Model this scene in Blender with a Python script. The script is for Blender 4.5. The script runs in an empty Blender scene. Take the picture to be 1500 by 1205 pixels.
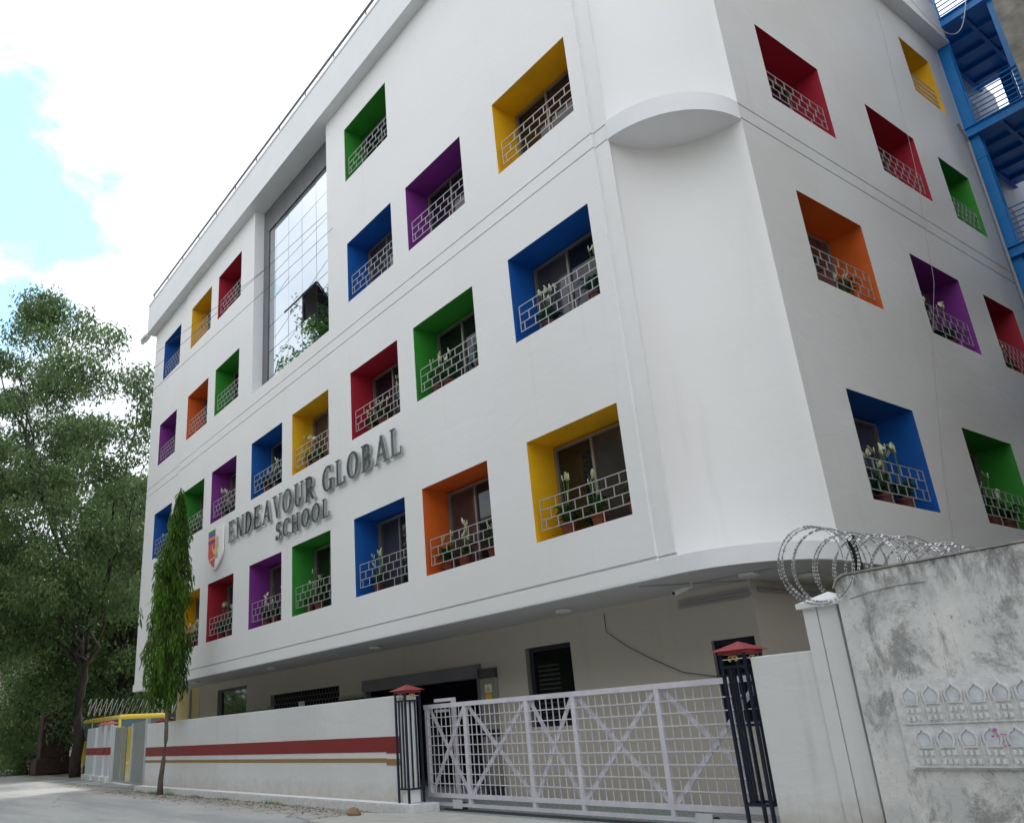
import bpy, math, random
import numpy as np
from mathutils import Vector, Matrix
R = math.radians
scn = bpy.context.scene
col = scn.collection

# ------------------------------------------------------------------ camera
cam_d = bpy.data.cameras.new('camera'); cam = bpy.data.objects.new('camera', cam_d); col.objects.link(cam)
scn.camera = cam
cam_d.sensor_fit = 'HORIZONTAL'; cam_d.sensor_width = 36.0
cam_d.lens = 36.0 * 1195.81 / 1500.0
cam_d.shift_x = 0.08143; cam_d.shift_y = 0.01352
cam_d.clip_start = 0.05; cam_d.clip_end = 2000
cam.matrix_world = Matrix((
    (0.5752052,  0.3122144,  0.7560828, 27.8524),
    (0.8160642, -0.1553198, -0.5567000, -8.4495),
    (-0.0563751, 0.9372289, -0.3441278, 1.25),
    (0, 0, 0, 1)))
scn.render.resolution_x = 1024; scn.render.resolution_y = 822

# ------------------------------------------------------------------ sky and sun
SUN_EL, SUN_AZ = R(52), R(-22)       # the sun stands behind the building, veiled by bright cloud
w = bpy.data.worlds.new('World'); scn.world = w; w.use_nodes = True
nt = w.node_tree; nt.nodes.clear(); N = nt.nodes.new; LK = nt.links.new
sky = N('ShaderNodeTexSky'); sky.sky_type = 'NISHITA'; sky.sun_disc = False
sky.sun_elevation = SUN_EL; sky.sun_rotation = SUN_AZ
geo = N('ShaderNodeTexCoord')
mp = N('ShaderNodeMapping'); mp.inputs['Scale'].default_value = (1.0, 1.0, 1.9)
LK(geo.outputs['Generated'], mp.inputs['Vector'])
nz = N('ShaderNodeTexNoise'); nz.inputs['Scale'].default_value = 5.0; nz.inputs['Detail'].default_value = 9; nz.inputs['Roughness'].default_value = .58
LK(mp.outputs['Vector'], nz.inputs['Vector'])
# the sky clears to blue in two directions: low in the west and across the street
def clear_dir(v, lo, hi):
    dp = N('ShaderNodeVectorMath'); dp.operation = 'DOT_PRODUCT'; dp.inputs[1].default_value = Vector(v).normalized()
    LK(geo.outputs['Generated'], dp.inputs[0])
    mr = N('ShaderNodeMapRange'); mr.interpolation_type = 'SMOOTHSTEP'
    mr.inputs['From Min'].default_value = lo; mr.inputs['From Max'].default_value = hi
    LK(dp.outputs['Value'], mr.inputs['Value']); return mr.outputs['Result']
c1 = clear_dir((-.86, .02, .54), .965, .9998)
c2 = clear_dir((-.74, -.42, .56), .965, 1.06)
mx = N('ShaderNodeMath'); mx.operation = 'MAXIMUM'; LK(c1, mx.inputs[0]); LK(c2, mx.inputs[1])
ml = N('ShaderNodeMath'); ml.operation = 'MULTIPLY_ADD'; LK(mx.outputs[0], ml.inputs[0]); ml.inputs[1].default_value = -.30; LK(nz.outputs['Fac'], ml.inputs[2])
cm = N('ShaderNodeMapRange'); cm.interpolation_type = 'SMOOTHSTEP'
cm.inputs['From Min'].default_value = .24; cm.inputs['From Max'].default_value = .38
LK(ml.outputs[0], cm.inputs['Value'])
nz2 = N('ShaderNodeTexNoise'); nz2.inputs['Scale'].default_value = 1.7; nz2.inputs['Detail'].default_value = 5
LK(mp.outputs['Vector'], nz2.inputs['Vector'])
cr = N('ShaderNodeValToRGB'); cr.color_ramp.elements[0].position = .33; cr.color_ramp.elements[0].color = (.54, .60, .69, 1)
cr.color_ramp.elements[1].position = .64; cr.color_ramp.elements[1].color = (1, 1, 1, 1)
LK(nz2.outputs['Fac'], cr.inputs['Fac'])
cl = N('ShaderNodeVectorMath'); cl.operation = 'SCALE'; LK(cr.outputs['Color'], cl.inputs[0]); cl.inputs['Scale'].default_value = 10.5
sk = N('ShaderNodeVectorMath'); sk.operation = 'MULTIPLY_ADD'; LK(sky.outputs['Color'], sk.inputs[0])
sk.inputs[1].default_value = (.8, .9, 1.0); sk.inputs[2].default_value = (2.5, 4.1, 4.8)
mixc = N('ShaderNodeMix'); mixc.data_type = 'RGBA'
LK(cm.outputs['Result'], mixc.inputs['Factor']); LK(sk.outputs['Vector'], mixc.inputs['A']); LK(cl.outputs['Vector'], mixc.inputs['B'])
bg = N('ShaderNodeBackground'); bg.inputs['Strength'].default_value = .1
LK(mixc.outputs['Result'], bg.inputs['Color'])
wo = N('ShaderNodeOutputWorld'); LK(bg.outputs['Background'], wo.inputs['Surface'])
sd = bpy.data.lights.new('sun', 'SUN'); sd.energy = 1.4; sd.angle = R(12); sd.color = (1, .96, .9)
so = bpy.data.objects.new('sun', sd); col.objects.link(so)
sv = Vector((math.sin(SUN_AZ) * math.cos(SUN_EL), math.cos(SUN_AZ) * math.cos(SUN_EL), math.sin(SUN_EL)))
so.rotation_euler = sv.to_track_quat('Z', 'Y').to_euler(); so.location = (0, 40, 60)
scn.view_settings.view_transform = 'Standard'; scn.view_settings.look = 'None'
scn.view_settings.exposure = 0.76; scn.view_settings.gamma = 1.0

# ------------------------------------------------------------------ materials
def mat(name, c, rough=.6, metal=0., spec=.5, var=0., vs=2., bump=0., bs=20., c2=None, stretch=None, coat=0.):
    m = bpy.data.materials.new(name); m.use_nodes = True
    t = m.node_tree; b = t.nodes['Principled BSDF']
    b.inputs['Base Color'].default_value = (*c, 1); b.inputs['Roughness'].default_value = rough
    b.inputs['Metallic'].default_value = metal; b.inputs['Specular IOR Level'].default_value = spec
    b.inputs['Coat Weight'].default_value = coat
    tc = t.nodes.new('ShaderNodeTexCoord'); src = tc.outputs['Object']
    if stretch:
        mpn = t.nodes.new('ShaderNodeMapping'); mpn.inputs['Scale'].default_value = stretch
        t.links.new(src, mpn.inputs['Vector']); src = mpn.outputs['Vector']
    if var or c2:
        n = t.nodes.new('ShaderNodeTexNoise'); n.inputs['Scale'].default_value = vs; n.inputs['Detail'].default_value = 6; n.inputs['Roughness'].default_value = .6
        t.links.new(src, n.inputs['Vector'])
        r = t.nodes.new('ShaderNodeValToRGB'); a, z = r.color_ramp.elements
        a.position = .3; z.position = .7
        lo = c2 if c2 else tuple(x * (1 - var) for x in c)
        a.color = (*lo, 1); z.color = (*c, 1)
        t.links.new(n.outputs['Fac'], r.inputs['Fac']); t.links.new(r.outputs['Color'], b.inputs['Base Color'])
    if bump:
        n = t.nodes.new('ShaderNodeTexNoise'); n.inputs['Scale'].default_value = bs; n.inputs['Detail'].default_value = 5
        t.links.new(src, n.inputs['Vector'])
        bp = t.nodes.new('ShaderNodeBump'); bp.inputs['Strength'].default_value = bump; bp.inputs['Distance'].default_value = .02
        t.links.new(n.outputs['Fac'], bp.inputs['Height']); t.links.new(bp.outputs['Normal'], b.inputs['Normal'])
    return m

def plaster(name, c, c2, streak, rough, bump=.25, spec=.5, splash=0):
    """painted render: broad tonal drift, faint rain streaks, fine trowel marks"""
    m = mat(name, c, rough=rough, spec=spec); t = m.node_tree; b = t.nodes['Principled BSDF']; NN = t.nodes.new; L = t.links.new
    tc = NN('ShaderNodeTexCoord')
    n1 = NN('ShaderNodeTexNoise'); n1.inputs['Scale'].default_value = .35; n1.inputs['Detail'].default_value = 5; L(tc.outputs['Object'], n1.inputs['Vector'])
    mp1 = NN('ShaderNodeMapping'); mp1.inputs['Scale'].default_value = (2.2, 2.2, .22); L(tc.outputs['Object'], mp1.inputs['Vector'])
    n2 = NN('ShaderNodeTexNoise'); n2.inputs['Scale'].default_value = 1.6; n2.inputs['Detail'].default_value = 8; n2.inputs['Roughness'].default_value = .65; L(mp1.outputs['Vector'], n2.inputs['Vector'])
    r1 = NN('ShaderNodeMapRange'); r1.inputs['From Min'].default_value = .35; r1.inputs['From Max'].default_value = .65; L(n1.outputs['Fac'], r1.inputs['Value'])
    m1 = NN('ShaderNodeMix'); m1.data_type = 'RGBA'; m1.inputs['A'].default_value = (*c, 1); m1.inputs['B'].default_value = (*c2, 1); L(r1.outputs['Result'], m1.inputs['Factor'])
    r2 = NN('ShaderNodeMapRange'); r2.inputs['From Min'].default_value = .58; r2.inputs['From Max'].default_value = .8; r2.inputs['To Max'].default_value = .55; L(n2.outputs['Fac'], r2.inputs['Value'])
    m2 = NN('ShaderNodeMix'); m2.data_type = 'RGBA'; m2.inputs['B'].default_value = (*streak, 1); L(m1.outputs['Result'], m2.inputs['A']); L(r2.outputs['Result'], m2.inputs['Factor'])
    res = m2.outputs['Result']
    if splash:
        sz = NN('ShaderNodeSeparateXYZ'); L(tc.outputs['Object'], sz.inputs[0])
        h = NN('ShaderNodeMapRange'); h.inputs['From Min'].default_value = .12; h.inputs['From Max'].default_value = splash; h.inputs['To Min'].default_value = 1; h.inputs['To Max'].default_value = 0; L(sz.outputs['Z'], h.inputs['Value'])
        ns = NN('ShaderNodeTexNoise'); ns.inputs['Scale'].default_value = 5; ns.inputs['Detail'].default_value = 9; ns.inputs['Roughness'].default_value = .7; L(tc.outputs['Object'], ns.inputs['Vector'])
        am = NN('ShaderNodeMath'); am.operation = 'ADD'; L(h.outputs['Result'], am.inputs[0]); L(ns.outputs['Fac'], am.inputs[1])
        f2 = NN('ShaderNodeMapRange'); f2.inputs['From Min'].default_value = .95; f2.inputs['From Max'].default_value = 1.5; f2.inputs['To Max'].default_value = .7; L(am.outputs[0], f2.inputs['Value'])
        m4 = NN('ShaderNodeMix'); m4.data_type = 'RGBA'; L(res, m4.inputs['A']); m4.inputs['B'].default_value = (.40, .36, .30, 1); L(f2.outputs['Result'], m4.inputs['Factor']); res = m4.outputs['Result']
    L(res, b.inputs['Base Color'])
    mp3 = NN('ShaderNodeMapping'); mp3.inputs['Scale'].default_value = (1, 1, 2.2); L(tc.outputs['Object'], mp3.inputs['Vector'])
    n3 = NN('ShaderNodeTexNoise'); n3.inputs['Scale'].default_value = 1.4; n3.inputs['Detail'].default_value = 7; n3.inputs['Roughness'].default_value = .55; n3.inputs['Distortion'].default_value = .8; L(mp3.outputs['Vector'], n3.inputs['Vector'])
    bp = NN('ShaderNodeBump'); bp.inputs['Strength'].default_value = bump; bp.inputs['Distance'].default_value = .06
    L(n3.outputs['Fac'], bp.inputs['Height']); L(bp.outputs['Normal'], b.inputs['Normal'])
    return m

M = {}
M['white'] = plaster('white_render', (.805, .805, .81), (.77, .768, .765), (.67, .665, .65), .5, .11)
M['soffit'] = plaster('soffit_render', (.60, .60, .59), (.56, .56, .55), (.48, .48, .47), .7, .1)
M['yard_wall'] = plaster('yard_wall_render', (.72, .725, .73), (.64, .64, .635), (.47, .46, .44), .7, .2, splash=.7)
M['stub'] = plaster('shade_toned_white', (.55, .58, .62), (.48, .51, .55), (.38, .39, .40), .7, .2)  # white walls greyed towards blue, shade put into the colour
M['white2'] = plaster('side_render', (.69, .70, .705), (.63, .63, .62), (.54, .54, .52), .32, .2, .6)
M['trim'] = mat('white_trim', (.80, .81, .83), rough=.6, var=.06, vs=1.5, bump=.15, bs=8)
M['ground_wall'] = plaster('cream_render', (.61, .56, .485), (.57, .525, .455), (.49, .455, .395), .7, .15)
M['yellow_wall'] = mat('yellow_render', (.74, .64, .34), rough=.7, var=.12, vs=1)
M['red'] = mat('red_paint', (.45, .016, .04), rough=.55, var=.22, vs=1.6)
M['yellow'] = mat('yellow_paint', (.88, .50, .008), rough=.55, var=.22, vs=1.6)
M['blue'] = mat('blue_paint', (.004, .115, .47), rough=.55, var=.22, vs=1.6)
M['green'] = mat('green_paint', (.035, .30, .03), rough=.55, var=.22, vs=1.6)
M['purple'] = mat('purple_paint', (.25, .035, .31), rough=.55, var=.22, vs=1.6)
M['orange'] = mat('orange_paint', (.72, .14, .015), rough=.55, var=.22, vs=1.6)
M['grille'] = mat('galvanised_grille', (.46, .46, .48), rough=.4, metal=.3, var=.15, vs=6)
M['frame'] = mat('aluminium_frame', (.30, .27, .25), rough=.4, metal=.5)
M['glass_dark'] = mat('window_glass', (.012, .013, .015), rough=.03, spec=.45)
M['glass_ground'] = mat('ground_floor_glass', (.008, .012, .011), rough=.04, spec=.12)
M['curtain'] = mat('drawn_curtain', (.075, .062, .062), rough=.12, spec=.4, c2=(.04, .034, .036), vs=1.2, coat=.3)
M['mirror'] = mat('reflective_glass', (.60, .64, .67), rough=.015, metal=1., bump=.02, bs=.8)
M['seam'] = mat('glazing_seam', (.18, .19, .21), rough=.5)
M['dark_reflection'] = mat('grey_reflection', (.17, .175, .185), rough=.3, spec=.5, var=.35, vs=3, stretch=(3, 1, .3))  # dark reflection at the bay edges, put into the colour
M['black'] = mat('black_metal', (.012, .012, .014), rough=.5)
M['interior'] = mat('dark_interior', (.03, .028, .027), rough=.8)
M['pot'] = mat('terracotta_pot', (.17, .045, .03), rough=.6, var=.3, vs=9)
M['soil'] = mat('potting_soil', (.03, .02, .012), rough=.95)
M['lily_leaf'] = mat('lily_leaf', (.035, .11, .03), rough=.4, c2=(.012, .05, .014), vs=8)
M['spathe'] = mat('white_spathe', (.80, .80, .66), rough=.55, c2=(.45, .52, .20), vs=7)
M['stem'] = mat('green_stem', (.10, .19, .05), rough=.6)
M['steel_face'] = mat('steel_face_dark_reflection', (.08, .09, .09), rough=.22, metal=.85, bump=.4, bs=4)  # letter faces darker than the sides: dark reflection put into the colour
M['steel'] = mat('polished_steel', (.46, .48, .49), rough=.16, metal=1., bump=.5, bs=5)
M['crest_white'] = mat('crest_white', (.9, .9, .9), rough=.4)
M['crest_red'] = mat('crest_red', (.72, .012, .025), rough=.4)
M['crest_green'] = mat('crest_green', (.01, .17, .03), rough=.4)
M['crest_blue'] = mat('crest_blue', (.015, .06, .50), rough=.4)
M['crest_orange'] = mat('crest_orange', (.9, .17, .01), rough=.4)
M['crest_purple'] = mat('crest_purple', (.09, .015, .16), rough=.4)
M['gold'] = mat('gold_paint', (.72, .47, .16), rough=.35, metal=.3)
M['navy'] = mat('navy_steel', (.008, .013, .035), rough=.4, var=.3, vs=9)
M['cap_red'] = mat('red_cap_paint', (.36, .055, .06), rough=.45, var=.25, vs=7)
M['gate'] = mat('lilac_gate_paint', (.70, .68, .74), rough=.45, c2=(.58, .56, .62), vs=5)
M['stair_blue'] = mat('blue_stair_steel', (.012, .24, .64), rough=.38, c2=(.009, .19, .54), vs=3)
M['stripe_red'] = mat('stripe_red', (.24, .014, .014), rough=.6, var=.15, vs=4)
M['stripe_gold'] = mat('stripe_gold', (.32, .19, .065), rough=.6, var=.15, vs=4)
M['sheet'] = mat('grey_sheet', (.34, .37, .38), rough=.45, metal=.5, var=.2, vs=3)
M['bus_yellow'] = mat('bus_yellow', (.84, .60, .06), rough=.25, coat=.5)
M['bus_glass'] = mat('bus_glass', (.05, .13, .18), rough=.04, spec=.8)
M['rubber'] = mat('rubber', (.02, .02, .02), rough=.8)
M['shutter'] = mat('shutter_steel', (.20, .19, .23), rough=.45, metal=.3, var=.2)
M['marble'] = mat('grey_marble', (.36, .34, .30), rough=.25, var=.35, vs=3)
M['marble_dark'] = mat('dark_marble', (.045, .05, .055), rough=.25, var=.4, vs=4)
M['pipe'] = mat('grey_pipe', (.35, .35, .36), rough=.5)
M['rail_dark'] = mat('dark_rail', (.07, .07, .08), rough=.5)
M['cable'] = mat('dark_cable', (.05, .05, .06), rough=.6)
M['pink_door'] = mat('pink_door', (.42, .24, .30), rough=.5, var=.15)
M['bark'] = mat('bark', (.05, .042, .036), rough=.9, c2=(.018, .015, .013), vs=5, bump=.8, bs=14, stretch=(1, 1, .3))
M['bark_light'] = mat('pale_bark', (.17, .15, .12), rough=.9, c2=(.08, .07, .055), vs=9, bump=.6, bs=20, stretch=(1, 1, .35))
M['stone'] = mat('rough_stone', (.34, .23, .13), rough=.9, c2=(.20, .15, .10), vs=14, bump=.8, bs=25)
M['razor'] = mat('razor_wire', (.72, .73, .75), rough=.35, metal=.6)
M['sign_white'] = mat('sign_white', (.75, .75, .72), rough=.5)
M['sign_yellow'] = mat('sign_yellow', (.75, .45, .02), rough=.5)
M['brown_wall'] = mat('maroon_masonry', (.085, .045, .045), rough=.9, c2=(.04, .025, .022), vs=3, bump=.9, bs=7)
M['pink_house'] = mat('pale_pink_render', (.55, .45, .42), rough=.8, var=.2, vs=1)

def foliage(name, c, c2, trans=.35, sat=None):
    m = bpy.data.materials.new(name); m.use_nodes = True
    t = m.node_tree; t.nodes.clear(); NN = t.nodes.new; L = t.links.new
    g = NN('ShaderNodeNewGeometry'); r = NN('ShaderNodeValToRGB')
    r.color_ramp.elements[0].color = (*c2, 1); r.color_ramp.elements[1].color = (*c, 1)
    tc = NN('ShaderNodeTexCoord'); n = NN('ShaderNodeTexNoise'); n.inputs['Scale'].default_value = .7; L(tc.outputs['Object'], n.inputs['Vector'])
    ad = NN('ShaderNodeMath'); ad.operation = 'MULTIPLY_ADD'; L(g.outputs['Random Per Island'], ad.inputs[0]); ad.inputs[1].default_value = .5
    mr = NN('ShaderNodeMapRange'); mr.inputs['From Min'].default_value = .35; mr.inputs['From Max'].default_value = .65; mr.inputs['To Max'].default_value = .5; L(n.outputs['Fac'], mr.inputs['Value'])
    L(mr.outputs['Result'], ad.inputs[2]); L(ad.outputs[0], r.inputs['Fac'])
    d = NN('ShaderNodeBsdfPrincipled'); d.inputs['Roughness'].default_value = .45; d.inputs['Specular IOR Level'].default_value = .3; L(r.outputs['Color'], d.inputs['Base Color'])
    tr = NN('ShaderNodeBsdfTranslucent'); L(r.outputs['Color'], tr.inputs['Color'])
    mx = NN('ShaderNodeMixShader'); mx.inputs['Fac'].default_value = trans; L(d.outputs[0], mx.inputs[1]); L(tr.outputs[0], mx.inputs[2])
    o = NN('ShaderNodeOutputMaterial'); L(mx.outputs[0], o.inputs['Surface'])
    return m
M['leaf_dark'] = foliage('dark_leaves', (.19, .30, .11), (.026, .065, .026))
M['leaf_mid'] = foliage('green_leaves', (.17, .34, .08), (.03, .10, .028))
M['leaf_bright'] = foliage('bright_leaves', (.33, .46, .20), (.09, .19, .07))
M['leaf_ashoka'] = foliage('glossy_drooping_leaves', (.15, .30, .03), (.014, .055, .012), .42)

def stained_wall():
    m = mat('weathered_concrete', (.5, .5, .5), rough=.9); t = m.node_tree; b = t.nodes['Principled BSDF']; NN = t.nodes.new; L = t.links.new
    tc = NN('ShaderNodeTexCoord')
    def noise(scale, det, rough, st=(1, 1, 1), dist=0.):
        mpn = NN('ShaderNodeMapping'); mpn.inputs['Scale'].default_value = st; L(tc.outputs['Object'], mpn.inputs['Vector'])
        n = NN('ShaderNodeTexNoise'); n.inputs['Scale'].default_value = scale; n.inputs['Detail'].default_value = det; n.inputs['Roughness'].default_value = rough; n.inputs['Distortion'].default_value = dist
        L(mpn.outputs['Vector'], n.inputs['Vector']); return n.outputs['Fac']
    def rng(s, a, z, lo=0., hi=1.):
        r = NN('ShaderNodeMapRange'); r.inputs['From Min'].default_value = a; r.inputs['From Max'].default_value = z; r.inputs['To Min'].default_value = lo; r.inputs['To Max'].default_value = hi
        L(s, r.inputs['Value']); return r.outputs['Result']
    def mixc(fac, a, bcol):
        x = NN('ShaderNodeMix'); x.data_type = 'RGBA'; L(fac, x.inputs['Factor'])
        if isinstance(a, tuple): x.inputs['A'].default_value = (*a, 1)
        else: L(a, x.inputs['A'])
        x.inputs['B'].default_value = (*bcol, 1); return x.outputs['Result']
    base = mixc(rng(noise(3.5, 8, .65), .35, .65), (.74, .735, .715), (.57, .575, .575))
    a = mixc(rng(noise(2.0, 12, .80, (1, 1, .8), .4), .515, .60, 0, .8), base, (.24, .24, .235))
    s = mixc(rng(noise(9, 12, .82, (1, 1, .25)), .545, .66, 0, .75), a, (.20, .20, .20))
    sp = mixc(rng(noise(34, 8, .75, (1, 1, .45)), .60, .68, 0, .7), s, (.13, .13, .125))
    # soot and lichen close under the coping
    sx = NN('ShaderNodeSeparateXYZ'); L(tc.outputs['Object'], sx.inputs[0])
    band = rng(sx.outputs['Z'], 1.95, 2.32)
    mu = NN('ShaderNodeMath'); mu.operation = 'MULTIPLY'; L(band, mu.inputs[0]); L(rng(noise(11, 8, .75, (1, 1, .3)), .42, .62, 0, .9), mu.inputs[1])
    L(mixc(mu.outputs[0], sp, (.12, .12, .12)), b.inputs['Base Color'])
    bp = NN('ShaderNodeBump'); bp.inputs['Strength'].default_value = .5; bp.inputs['Distance'].default_value = .012
    L(noise(18, 8, .7), bp.inputs['Height']); L(bp.outputs['Normal'], b.inputs['Normal'])
    return m
M['concrete'] = stained_wall()
M['jaali'] = mat('whitewashed_cement', (.74, .745, .75), rough=.85, c2=(.56, .565, .57), vs=16, bump=.3, bs=40)
M['jaali_pale'] = mat('pale_cement', (.78, .78, .75), rough=.85, var=.2, vs=20)
M['jaali_blue'] = mat('bluish_limewash', (.66, .70, .75), rough=.8, var=.25, vs=16)

def road_mat():
    m = mat('concrete_road', (.4, .4, .4), rough=.9); t = m.node_tree; b = t.nodes['Principled BSDF']; NN = t.nodes.new; L = t.links.new
    tc = NN('ShaderNodeTexCoord')
    def nr(scale, st, a, z, det=7):
        mpn = NN('ShaderNodeMapping'); mpn.inputs['Scale'].default_value = st; L(tc.outputs['Object'], mpn.inputs['Vector'])
        n = NN('ShaderNodeTexNoise'); n.inputs['Scale'].default_value = scale; n.inputs['Detail'].default_value = det; n.inputs['Roughness'].default_value = .6; L(mpn.outputs['Vector'], n.inputs['Vector'])
        r = NN('ShaderNodeMapRange'); r.inputs['From Min'].default_value = a; r.inputs['From Max'].default_value = z; L(n.outputs['Fac'], r.inputs['Value']); return r.outputs['Result']
    x = NN('ShaderNodeMix'); x.data_type = 'RGBA'; x.inputs['A'].default_value = (.47, .47, .455, 1); x.inputs['B'].default_value = (.33, .34, .35, 1); L(nr(.9, (.18, 1, 1), .42, .6), x.inputs['Factor'])
    y = NN('ShaderNodeMix'); y.data_type = 'RGBA'; L(x.outputs['Result'], y.inputs['A']); y.inputs['B'].default_value = (.52, .50, .46, 1); L(nr(14, (1, 1, 1), .5, .75), y.inputs['Factor'])
    sx = NN('ShaderNodeSeparateXYZ'); L(tc.outputs['Object'], sx.inputs[0])
    def mth(op, p, q, r=None):
        k = NN('ShaderNodeMath'); k.operation = op
        for idx, vv in enumerate((p, q, r)):
            if vv is None: continue
            if isinstance(vv, (int, float)): k.inputs[idx].default_value = vv
            else: L(vv, k.inputs[idx])
        return k.outputs[0]
    lft = mth('MAXIMUM', mth('SUBTRACT', 2.4, sx.outputs['X']), 0.)
    dist = mth('MULTIPLY_ADD', lft, -.098, sx.outputs['Y'])
    rr = NN('ShaderNodeMapRange'); rr.inputs['From Min'].default_value = -2.3; rr.inputs['From Max'].default_value = -1.1; L(dist, rr.inputs['Value'])
    dm = mth('ADD', mth('MULTIPLY', nr(3.2, (.7, 1, 1), .25, .75, 9), .9), rr.outputs['Result'])
    dr = NN('ShaderNodeMapRange'); dr.interpolation_type = 'SMOOTHSTEP'; dr.inputs['From Min'].default_value = .75; dr.inputs['From Max'].default_value = 1.15; L(dm, dr.inputs['Value'])
    dc = NN('ShaderNodeMix'); dc.data_type = 'RGBA'; dc.inputs['A'].default_value = (.40, .375, .33, 1); dc.inputs['B'].default_value = (.20, .185, .16, 1); L(nr(6, (1, 1, 1), .42, .62), dc.inputs['Factor'])
    dx = NN('ShaderNodeMix'); dx.data_type = 'RGBA'; L(y.outputs['Result'], dx.inputs['A']); L(dc.outputs['Result'], dx.inputs['B']); L(dr.outputs['Result'], dx.inputs['Factor'])
    # a few long hairline cracks and tar seams
    vo = NN('ShaderNodeTexVoronoi'); vo.feature = 'DISTANCE_TO_EDGE'; vo.inputs['Scale'].default_value = .22
    wn = NN('ShaderNodeTexNoise'); wn.inputs['Scale'].default_value = 1.2; wn.inputs['Detail'].default_value = 6; L(tc.outputs['Object'], wn.inputs['Vector'])
    wa = NN('ShaderNodeVectorMath'); wa.operation = 'MULTIPLY_ADD'; L(wn.outputs['Color'], wa.inputs[0]); wa.inputs[1].default_value = (1.2, 1.2, 0); L(tc.outputs['Object'], wa.inputs[2]); L(wa.outputs['Vector'], vo.inputs['Vector'])
    ck = NN('ShaderNodeMapRange'); ck.inputs['From Min'].default_value = .0; ck.inputs['From Max'].default_value = .005; ck.inputs['To Min'].default_value = .75; ck.inputs['To Max'].default_value = 0; L(vo.outputs['Distance'], ck.inputs['Value'])
    cx_ = NN('ShaderNodeMix'); cx_.data_type = 'RGBA'; L(dx.outputs['Result'], cx_.inputs['A']); cx_.inputs['B'].default_value = (.12, .12, .115, 1); L(ck.outputs['Result'], cx_.inputs['Factor'])
    L(cx_.outputs['Result'], b.inputs['Base Color'])
    n = NN('ShaderNodeTexNoise'); n.inputs['Scale'].default_value = 60; n.inputs['Detail'].default_value = 5; L(tc.outputs['Object'], n.inputs['Vector'])
    bp = NN('ShaderNodeBump'); bp.inputs['Strength'].default_value = .4; bp.inputs['Distance'].default_value = .01; L(n.outputs['Fac'], bp.inputs['Height']); L(bp.outputs['Normal'], b.inputs['Normal'])
    return m
M['road'] = road_mat()
M['dirt'] = mat('dusty_verge', (.36, .34, .30), rough=.95, c2=(.20, .185, .16), vs=5, bump=.9, bs=30)
M['earth'] = mat('bare_earth', (.22, .19, .15), rough=.95, c2=(.13, .12, .09), vs=1, bump=.5, bs=8)
M['ramp'] = mat('cement_ramp', (.50, .50, .47), rough=.9, var=.2, vs=4, bump=.4, bs=30)

def paver_mat():
    m = mat('interlocking_pavers', (.3, .3, .3), rough=.85); t = m.node_tree; b = t.nodes['Principled BSDF']; NN = t.nodes.new; L = t.links.new
    tc = NN('ShaderNodeTexCoord'); br = NN('ShaderNodeTexBrick'); L(tc.outputs['Object'], br.inputs['Vector'])
    br.inputs['Scale'].default_value = 4.5; br.inputs['Color1'].default_value = (.27, .31, .31, 1); br.inputs['Color2'].default_value = (.35, .38, .38, 1)
    br.inputs['Mortar'].default_value = (.15, .17, .16, 1); br.inputs['Mortar Size'].default_value = .02
    L(br.outputs['Color'], b.inputs['Base Color'])
    bp = NN('ShaderNodeBump'); bp.inputs['Strength'].default_value = .6; bp.inputs['Distance'].default_value = .01; bp.invert = True
    L(br.outputs['Fac'], bp.inputs['Height']); L(bp.outputs['Normal'], b.inputs['Normal'])
    return m
M['paver'] = paver_mat()

# ------------------------------------------------------------------ mesh helpers
LOC = {}
def tag(o, label=None, cat=None, group=None, kind=None):
    if label: o['label'] = label
    if cat: o['category'] = cat
    if group: o['group'] = group
    if kind: o['kind'] = kind
    return o
def thing(name, loc, label, cat, group=None, rz=0):
    o = bpy.data.objects.new(name, None); col.objects.link(o); o.location = loc; o.rotation_euler = (0, 0, rz)
    o.empty_display_size = .2; LOC[o.name] = Vector(loc); return tag(o, label, cat, group)
def off(o):
    return LOC.get(o.name, Vector((0, 0, 0))) if o else Vector((0, 0, 0))

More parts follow.
